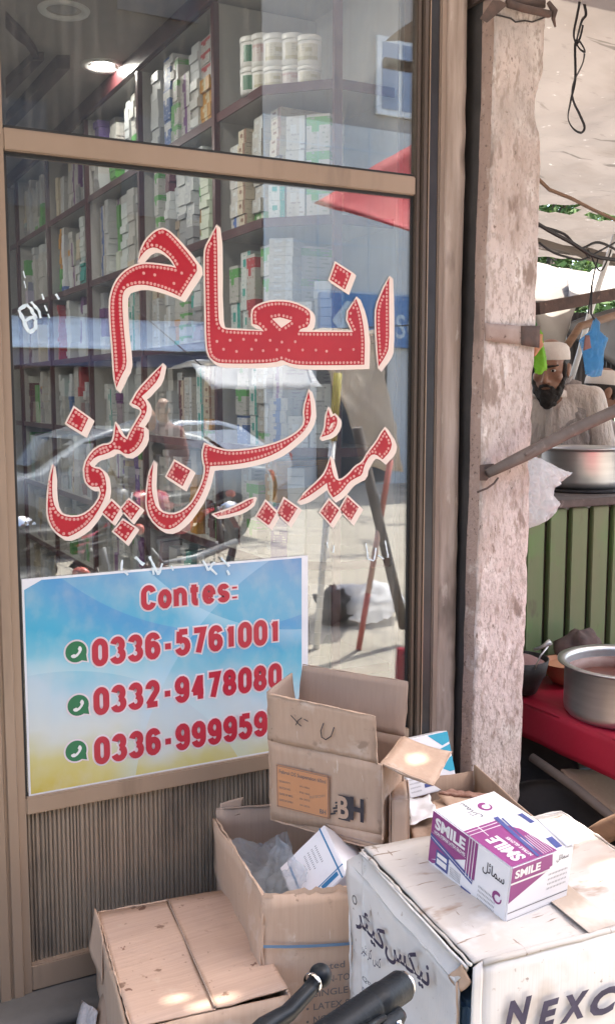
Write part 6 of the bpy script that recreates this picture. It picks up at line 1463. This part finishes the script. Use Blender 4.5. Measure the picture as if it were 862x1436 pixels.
# ------------------------------------------------------------------ people
def person(label, loc, rz, shirt, trousers, head_turn=0, head_tilt=0, vox=.008, capm='cap_white', beard=True, scarf=True, scale=1.0, arms='work', lean=0.0, hunch=0.0):
    """built facing +y in its own frame"""
    t = thing('person', label, 'person', loc, rz); t.scale = (scale,)*3
    L = Matrix.Rotation(lean, 3, 'X')
    def up(p): p = V(p); return V((p.x, p.y, p.z)) if p.z < .95 else L @ (p-V((0, 0, .95)))+V((0, 0, .95))
    Hc = up((0, .03+hunch*1.2, 1.60-hunch*.25)); HS = hunch; Hm = Matrix.Rotation(head_turn, 3, 'Z') @ Matrix.Rotation(head_tilt, 3, 'X') @ L
    def h(x, y, z): return Hc+Hm @ V((x, y, z))
    if arms == 'work': A = [((.19, 0, 1.37+HS*.6), (.27, .06, 1.13), (.16, .28, 1.08), (.12, .36, 1.08)), ((-.19, 0, 1.37+HS*.6), (-.27, .06, 1.13), (-.16, .28, 1.10), (-.12, .36, 1.10))]
    else: A = [((.19, 0, 1.37+HS*.6), (.25, -.02, 1.12), (.25, .06, .88), (.25, .08, .80)), ((-.19, 0, 1.37+HS*.6), (-.25, -.02, 1.12), (-.25, .06, .88), (-.25, .08, .80))]
    b = MB()
    b.ell(h(0, -.008, .035), (.075, .096, .105), Hm); b.ell(h(0, .03, -.045), (.060, .066, .070), Hm); b.ell(h(0, .058, -.088), (.030, .030, .022), Hm)
    b.cap(h(0, .088, .018), h(0, .112, -.030), .009, .0145); b.cap(h(-.012, .098, -.034), h(.012, .098, -.034), .010, .010)
    b.cap(h(-.040, .078, .038), h(.040, .078, .038), .012, .012); b.cap(h(-.018, .090, -.064), h(.018, .090, -.064), .0075, .0075)
    for s in (-1, 1):
        b.ell(h(.042*s, .055, -.018), (.026, .030, .026), Hm); b.ell(h(.078*s, -.008, -.005), (.010, .018, .031), Hm); b.ell(h(.085*s, -.014, .008), (.007, .016, .02), Hm)
    b.cap(up((0, -.01+HS*.5, 1.40)), h(0, -.015, -.06), .060, .055)
    b.ell(up((0, 0, 1.30)), (.175, .105, .16), L); b.ell(up((0, 0, 1.08)), (.15, .10, .18), L); b.cap(up((-.13, 0, 1.37)), up((.13, 0, 1.37)), .052, .052)
    b.ell((0, 0, .93), (.16, .11, .12))
    for (sh, el, wr, ha), s in zip(A, (1, -1)):
        sh, el, wr, ha = [up(p) for p in (sh, el, wr, ha)]
        b.cap(sh, el, .048, .038); b.cap(el, wr, .037, .026); d = (ha-wr).normalized(); pv = d.cross(V((0, 0, 1))).normalized() if abs(d.z) < .9 else V((0, 1, 0))
        palm = wr+d*.05; b.cap(wr+d*.02, palm+d*.03, .026, .030)
        for k, ln in enumerate((.068, .078, .074, .058)):
            a = palm+d*.045+pv*(.024-.016*k)*1.2; b.cap(a, a+d*ln*.5+V((0, 0, -.004)), .0095, .009); b.cap(a+d*ln*.5+V((0, 0, -.004)), a+d*ln+V((0, 0, -.02)), .009, .008)
        b.cap(palm+pv*.024, palm+pv*.05+d*.035+V((0, 0, -.012)), .012, .009)
    for s in (-1, 1):
        b.cap((.085*s, 0, .90), (.09*s, .01, .50), .075, .052); b.cap((.09*s, .01, .50), (.09*s, -.01, .09), .052, .036); b.cap((.09*s, -.03, .045), (.095*s, .14, .03), .042, .03)
    o = b.build('body', 'skin', t, local=True); remesh(o, vox, 3)
    k = MB()      # long shirt
    k.ell(up((0, 0, 1.29)), (.205, .135, .20), L); k.cap(up((-.145, 0, 1.375+HS*.7)), up((.145, 0, 1.375+HS*.7)), .068, .068); k.ell(up((0, 0, 1.08)), (.195, .145, .22), L); k.ell((0, 0, .90), (.215, .155, .2))
    prof = [(.20, .55), (.215, .56), (.20, .80), (.185, .95), (.0005, .97)]; k.lathe([(.0005, .56)]+prof, (0, 0, 0), 28, sx=1.05, sy=.78)
    for (sh, el, wr, ha) in A: sh, el, wr = [up(p) for p in (sh, el, wr)]; k.cap(sh, el, .075, .062); k.cap(el, el.lerp(wr, .82), .062, .050)
    o = k.build('shirt', shirt, t, local=True)
    for v in o.data.vertices:
        v.co += V((noise.noise(v.co*9), noise.noise(v.co*9+V((5, 0, 0))), 0))*.010
    remesh(o, max(vox, .009), 2)
    q = MB()
    for s in (-1, 1): q.cap((.09*s, 0, .80), (.095*s, .01, .45), .105, .09); q.cap((.095*s, .01, .45), (.095*s, -.005, .13), .09, .065)
    o = q.build('trousers', trousers, t, local=True); remesh(o, .014, 2)
    c = MB().lathe([(.064, -.022), (.082, -.018), (.078, .012), (.068, .018)], up((0, -.008+HS*.7, 1.445+HS*.2)), 28, axis=L @ V((0, -.25, 1)), sx=1, sy=1); c.build('collar', shirt, t, local=True)
    mb = MB().slab([up((-.016, .142, 1.44)), up((.016, .142, 1.44)), up((.016, .158, 1.10)), up((-.016, .158, 1.10))], .004, 3, 16, .004, 12, 2); mb.build('placket', shirt, t, local=True)
    for s in (-1, 1):
        e = MB().ell(h(.031*s, .0775, .012), (.0115, .0115, .0062), Hm).build('eye', 'eye_white', t, local=True)
        MB().ell(h(.031*s, .0865, .012), (.0060, .0038, .0058), Hm).build('iris', 'hair', e, local=True)
        MB().cap(h(.014*s, .095, .032), h(.052*s, .079, .036), .0058, .004).build('eyebrow', 'hair', t, local=True)
    hr = MB(); hr.ell(h(0, -.022, .040), (.0815, .094, .084), Hm); hr.ell(h(0, -.05, -.01), (.076, .06, .075), Hm)
    for s in (-1, 1): hr.cap(h(.074*s, .025, .03), h(.070*s, .03, -.025), .010, .010)
    o = hr.build('hair', 'hair', t, local=True); remesh(o, .009, 2)
    if beard:
        bd = MB(); bd.ell(h(0, .050, -.098), (.056, .052, .052), Hm); bd.ell(h(0, .058, -.125), (.042, .040, .040), Hm)
        for s in (-1, 1): bd.cap(h(.066*s, .022, -.02), h(.046*s, .056, -.085), .013, .024); bd.cap(h(.004*s, .099, -.050), h(.030*s, .082, -.066), .0085, .007)
        o = bd.build('beard', 'hair', t, local=True)
        m = o.modifiers.new('r', 'REMESH'); m.mode = 'VOXEL'; m.voxel_size = .006; evaluated(o)
        for v in o.data.vertices: v.co += V((noise.noise(v.co*60), noise.noise(v.co*60+V((3, 0, 0))), noise.noise(v.co*60+V((0, 9, 0)))))*.007
        for p in o.data.polygons: p.use_smooth = True
    if capm:
        cp = MB(); prof = [(.092, .050), (.0945, .052), (.0945, .082), (.090, .106), (.076, .122), (.045, .131), (.0005, .134)]
        cp.v += []; cp.lathe(prof, (0, 0, 0), 36, sx=.90, sy=1.08); cp.v = [h(p.x, p.y-.016, p.z-.006-(p.y)*-.16) for p in cp.v]
        cp.build('prayer_cap', capm, t, local=True)
    if scarf:
        sf = MB()
        sf.slab([up((-.045, -.06, 1.475+HS*.7)), up((-.15, -.03, 1.445+HS*.7)), up((-.215, .16, 1.06)), up((-.075, .195, 1.03))], -.014, 16, 28, .030, 13, 3, bend=-.06)
        sf.slab([up((-.05, -.05, 1.475+HS*.7)), up((-.14, -.03, 1.45+HS*.7)), up((-.16, -.165, 1.12)), up((-.03, -.17, 1.10))], .012, 10, 18, .02, 11, 5, bend=.04)
        sf.slab([up((.06, -.075, 1.46+HS*.7)), up((-.07, -.085, 1.47+HS*.7)), up((-.10, .03, 1.485+HS*.7)), up((-.02, .06, 1.455+HS*.7))], .016, 10, 10, .016, 14, 6, bend=.02)
        sf.build('scarf', 'shirt_grey', t, local=True)
    return t
m1p = on_y(768, 540, 1.36)
person('bearded man in a white prayer cap and pale shirt standing behind the counter pot', (m1p.x+.04, 1.40, 0), R(140), 'shirt', 'shirt', head_turn=R(-14), head_tilt=R(-6), vox=.006, scale=1.0, lean=R(-6), hunch=.085)
m2p = on_y(838, 560, 1.45)
person('man in a white cap seen in profile at the far right behind the blue bag', (m2p.x, 1.45, 0), R(-108), 'shirt_grey', 'shirt_dark', head_turn=R(0), head_tilt=R(-14), vox=.009, beard=False, scarf=False, scale=.91, arms='down')

# ------------------------------------------------------------------ the street behind the viewer (seen mirrored in the window)
def mir(u, v, D): p = on_y(u, v, D); return V((p.x, -p.y, p.z))
FD = 13.0
opp = thing('dim_shop_row', 'row of dim shopfronts with a pale awning across the street', 'building', (2, -FD-2, -.15))
def op(par, name, lo, hi, mat, ch=0): return MB().box(lo, hi, ch=ch).build(name, mat, par)
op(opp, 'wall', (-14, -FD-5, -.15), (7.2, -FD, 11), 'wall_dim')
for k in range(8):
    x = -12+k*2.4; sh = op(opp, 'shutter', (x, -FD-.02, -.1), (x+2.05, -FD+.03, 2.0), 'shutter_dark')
a, b = mir(10, 470, FD), mir(290, 470, FD)
MB().slab([(-8, -FD+.02, 2.60), (b.x+.2, -FD+.02, 2.60), (b.x+.2, -FD+1.0, 2.10), (-8, -FD+1.0, 2.10)], .02, 30, 4, .03, 2, 5).build('awning', 'sign_pale', opp); op(opp, 'awning_valance', (-8, -FD+.02, 1.86), (b.x+.2, -FD+.88, 2.09), 'awning_blue', .01)
for k in range(8):
    for z in (4.2, 7.2):
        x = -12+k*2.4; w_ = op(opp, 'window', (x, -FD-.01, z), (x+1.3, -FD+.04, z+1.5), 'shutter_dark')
opb = thing('pale_blue_building', 'pale blue tiled building with a blue shop sign across the street', 'building', (11, -FD-2, -.15))
op(opb, 'wall', (7.21, -FD-5, -.15), (22, -FD+.02, 6.0), 'wall_blue'); op(opb, 'wall', (7.21, -FD-5, 6.0), (22, -FD-.01, 12), 'wall_stone')
mb = MB()
for k in range(14): mb.box((7.21+k*1.0, -FD+.0205, 2.0), (7.23+k*1.0, -FD+.026, 6.0))
for k in range(5): mb.box((7.21, -FD+.0205, 2.4+k*.8), (22, -FD+.0255, 2.42+k*.8))
mb.build('tile_joints', 'sign_pale', opb)
s0, s1 = mir(448, 485, FD-.1), mir(600, 412, FD-.1)
sgn = op(opb, 'shop_sign', (s0.x, -FD+.021, 2.28), (s1.x+1.5, -FD+.12, 3.18), 'sign_blue', .01)
mb = MB(); put_text(mb, 'SO', (mir(549, 450, FD).x, -FD+.121, 2.44), V((.62, 0, 0)), V((0, 0, .42)), -.006, .01)
c = mir(480, 450, FD); z = 2.72
for dx in (0,): mb.add([(c.x-.28, -FD+.125, z), (c.x, -FD+.125, z+.33), (c.x+.22, -FD+.125, z+.33), (c.x+.22, -FD+.125, z-.33), (c.x, -FD+.125, z-.33)], [(0, 1, 2, 3, 4)])
mb.build('sign_lettering', 'sign_pale', opb, recalc=False)
wa, wb = mir(525, 165, FD), mir(600, 58, FD)
wf = op(opb, 'window', (9.35, -FD-.02, 6.25), (10.35, -FD+.05, 7.55), 'plastic_white', .01)
op(wf, 'pane', (9.45, -FD+.051, 6.35), (9.78, -FD+.06, 7.45), 'window_pane'); op(wf, 'pane', (9.86, -FD+.051, 6.35), (10.25, -FD+.06, 7.45), 'window_pane')
op(opb, 'door', (8.2, -FD+.021, -.1), (9.6, -FD+.06, 2.1), 'shutter_dark')
# red canopy, white awning, beige cloth, leaning post
rc = thing('red_parasol', 'red cloth canopy on a pole at the street side', 'parasol', (4.6, -4.3, -.15))
a, b, c = mir(440, 285, 4.0), mir(590, 175, 4.0), mir(590, 330, 4.0)
MB().slab([a, c+V((.3, .1, -.05)), c+V((1.6, -1.3, .1)), b+V((.5, -.6, .15))], .006, 14, 14, .03, 3, 4).build('cloth', 'tarp_red', rc)
MB().tube([(4.9, -4.6, -.15), (4.75, -4.5, 2.9)], .02, 8).build('pole', 'pipe', rc)
wa_ = thing('white_awning', 'white cloth awning over a stall across the road', 'awning', (3.8, -6.4, -.15))
a, b = mir(282, 512, 6), mir(446, 506, 6); c, d = mir(290, 546, 6), mir(442, 545, 6)
MB().slab([a+V((0, -.9, .0)), b+V((0, -.9, .0)), b+V((0, -.25, .03)), a+V((0, -.25, .03))], .006, 12, 8, .03, 3, 5).build('cloth', 'tarp_white', wa_)
MB().slab([a+V((0, -.25, 0)), b+V((0, -.25, 0)), d+V((0, .12, 0)), c+V((0, .12, 0))], .006, 16, 4, .03, 4, 6).build('valance', 'tarp_white', wa_)
for p in (a, b): MB().tube([p, p+V((.6, -6.0, 1.6))], .006, 6).build('tie_rope', 'wire', wa_)
a, b, c, d = mir(488, 508, 4), mir(572, 505, 4), mir(565, 660, 4), mir(520, 655, 4)
t = thing('hanging_sheet', 'beige cloth sheet hung up beside the road, mirrored right of the letters', 'cloth', (3.9, -4.2, .9))
MB().slab([a+V((-.1, -.45, .25)), b+V((0, -.45, .25)), c, d], .01, 20, 20, .05, 4, 8).build('cloth', 'cloth_beige', t)
MB().tube([a+V((-.1, -.45, .25)), b+V((3, -1.0, .5))], .006, 6).build('rope', 'wire', t)
a, b = mir(466, 618, 3.15), mir(443, 950, 3.15); b.z = max(b.z, -.148)
t = thing('street_pole', 'white pole with a yellow top standing in the street, mirrored right of the poster', 'pole', b)
MB().tube([b, a], .021, 12).build('shaft', 'paint_white', t); g = (a-b).normalized()
MB().tube([a, a+g*.42], .027, 12).build('grip', 'plastic_yellow', t)
a, b = mir(547, 645, 3.0), mir(502, 955, 3.0); b.z = max(b.z, -.148)
t = thing('street_stick', 'red and white stick leaning in the street, mirrored left of the right jamb', 'stick', b)
k = b.lerp(a, .30); MB().tube([b, k], .019, 10).build('shaft', 'plastic_red', t); m_ = b.lerp(a, .70); MB().tube([k, m_], .019, 10).build('shaft_band', 'stick_pale', t); MB().tube([m_, a], .019, 10).build('shaft_top', 'plastic_red', t)
MB().tube([a, a+(a-b).normalized()*.08], .014, 8).build('tip', 'paint_white', t)
for i, (u, v, mt, lb) in enumerate(((515, 925, 'bag_white', 'heap of pale plastic sacks on the road, mirrored above the open carton flap'), (470, 900, 'shirt_dark', 'dark sack lying on the road by the white pole'))):
    c = mir(u, v, 3.7); c.z = -.02; crumple('sack', c, (.26, .18, .13) if not i else (.14, .12, .12), mt, 31+i, lb, 'sack', amp=.5, n=36)
p, q = mir(500, 600, 3.0), mir(566, 880, 3.0); q.z = max(q.z, -.12)
tag(MB().tube([p, q], .034, 10).build('leaning_post', 'wood_grey'), 'dark wooden post leaning at the road edge', 'post')

def car(loc, rz, mat, label):
    """local: +x forward, length 3.6, width 1.5"""
    t = thing('parked_car', label, 'car', loc, rz, 'cars across the road')
    side = [(-1.78, .35), (-1.8, .62), (-1.72, .80), (-1.35, .86), (-.95, 1.16), (-.55, 1.25), (.1, 1.26), (.45, 1.16), (.95, .86), (1.55, .76), (1.76, .62), (1.78, .34), (1.45, .24), (-1.5, .24)]
    n = len(side)
    mb = MB(); vs = []
    for y in (-.75, -.68, .68, .75):
        for x, z in side:
            k = .80 if z > .9 else 1
            e = .97 if abs(y) > .7 else 1
            vs.append((x*e, y*k, z))
    fs = [tuple(range(n)), tuple(range(3*n, 4*n))[::-1]]+[(r_*n+i, r_*n+(i+1) % n, (r_+1)*n+(i+1) % n, (r_+1)*n+i) for r_ in range(3) for i in range(n)]
    mb.add(vs, fs); body = mb.build('body', mat, t, local=True)
    m = body.modifiers.new('b', 'BEVEL'); m.width = .05; m.segments = 3; evaluated(body)
    for p in body.data.polygons: p.use_smooth = True
    for s in (-1, 1):
        w = MB().add([(-1.22, s*.665, .90), (.82, s*.665, .90), (.42, s*.615, 1.13), (.05, s*.612, 1.20), (-.52, s*.612, 1.19), (-.88, s*.62, 1.10)], [tuple(range(6))]).build('side_window', 'dark_glass', t, local=True)
        w.data.transform(Matrix.Translation((0, s*.02, 0)))
        MB().box((-.28, s*.66-.02, .88), (-.22, s*.66+.04, 1.22)).build('door_pillar', mat, t, local=True)
        MB().box((.62, s*.78-.05, .90), (.74, s*.78+.06, 1.0), ch=.02).build('mirror', mat, t, local=True)
        MB().box((1.70, s*.5-.15, .56), (1.80, s*.5+.15, .68), ch=.02).build('headlight', 'plastic_white', t, local=True)
        MB().box((-1.82, s*.58-.1, .62), (-1.74, s*.58+.1, .76), ch=.02).build('tail_light', 'plastic_red', t, local=True)
        for x in (1.15, -1.15):
            wl = MB().lathe([(.0005, -.09), (.2, -.09), (.28, -.08), (.29, 0), (.28, .08), (.2, .09), (.0005, .09)], (x, s*.70, .29), 28, axis=(0, 1, 0)).build('wheel', 'rubber', t, local=True)
            MB().lathe([(.0005, -.1), (.17, -.098), (.17, .098), (.0005, .1)], (x, s*.70, .29), 20, axis=(0, 1, 0)).build('hub_cap', 'chrome', wl, local=True)
    MB().add([(.50, -.56, 1.13), (.50, .56, 1.13), (.98, .62, .885), (.98, -.62, .885)], [(0, 1, 2, 3)]).build('windscreen', 'dark_glass', t, local=True).data.transform(Matrix.Translation((.02, 0, .03)))
    MB().add([(-1.0, -.55, 1.12), (-1.0, .55, 1.12), (-1.33, .60, .90), (-1.33, -.60, .90)], [(0, 1, 2, 3)]).build('rear_window', 'dark_glass', t, local=True).data.transform(Matrix.Translation((-.02, 0, .03)))
    return t
c = mir(165, 700, 8.2); car((c.x-.2, -8.2, -.15), R(172), 'car_silver', 'silver hatchback parked across the road, mirrored left in the window')
c = mir(268, 690, 10.6); car((c.x-.3, -10.9, -.15), R(165), 'car_white', 'white car parked behind the silver hatchback')
c = mir(235, 700, 5.2); motorcycle((c.x, -5.3, -.15), R(62), 'motorcycle with a red tank standing on the road, mirrored in the window', 'tank_red')
c = mir(40, 740, 3.4); motorcycle((c.x-.05, -3.7, -.15), R(80), 'black motorcycle with mirrors nearest the window on the left side', 'paint_black')
c = mir(205, 640, 6.4); person('man in dark clothes standing by the red tanked motorcycle', (c.x, -6.4, -.15), R(-30), 'shirt_dark', 'shirt_dark', vox=.014, capm=None, beard=False, scarf=False, scale=.86, arms='down')
c = mir(228, 640, 7.0); person('man in a dull pink shirt walking behind the motorcycles', (c.x+.1, -7.2, -.15), R(60), 'shirt_pink', 'shirt_dark', vox=.014, capm=None, beard=False, scarf=False, scale=.9, arms='down')

# ------------------------------------------------------------------ unseen cloth added over the shopfront to shade and softly light the cartons
aw = thing('added_shade_cloth', 'unseen tan cloth with small tears added above the shopfront for shade', 'awning', (0, -.8, 3.2))
FLAP = (1.275, -.545, .592)
def tear(x, y, z, rx, ry):      # where a tear sits so that the sun through it reaches (x, y, z)
    q = (3.28-.24*y-z)/1.6305; return (x+.906*q, y-.423*q, rx, ry)
mb = tarp_sheet(-3.2, 3.35, -2.35, -.002, lambda x, y: 3.28-.24*y, [tear(1.53, -.72, .50, .11, .05), tear(1.47, -.90, .48, .07, .06), tear(1.36, -.66, .51, .05, .025), tear(1.62, -.86, .48, .08, .04), tear(1.50, -1.02, .44, .05, .03), tear(.73, -.53, .23, .040, .016), tear(.66, -.49, .23, .02, .012), tear(1.16, -.40, .43, .03, .015)], 150)
mb.build('sheet', 'shade_cloth', aw)
for x in (-3.0, -1.0, 1.0, 2.5): MB().tube([(x, 0, 2.95), (x, -2.3, 3.82)], .018, 6).build('strut', 'pipe', aw)
for o in list(COL.objects):
    if o.parent and o.name.split('.')[0] in ('small_print', 'blue_print', 'cyan_print', 'stripes', 'label_print', 'side_print', 'printed_text', 'purple_print', 'white_lettering', 'gathers', 'emblem', 'tile_joints', 'urdu_name', 'sign_lettering'): stuff(o)
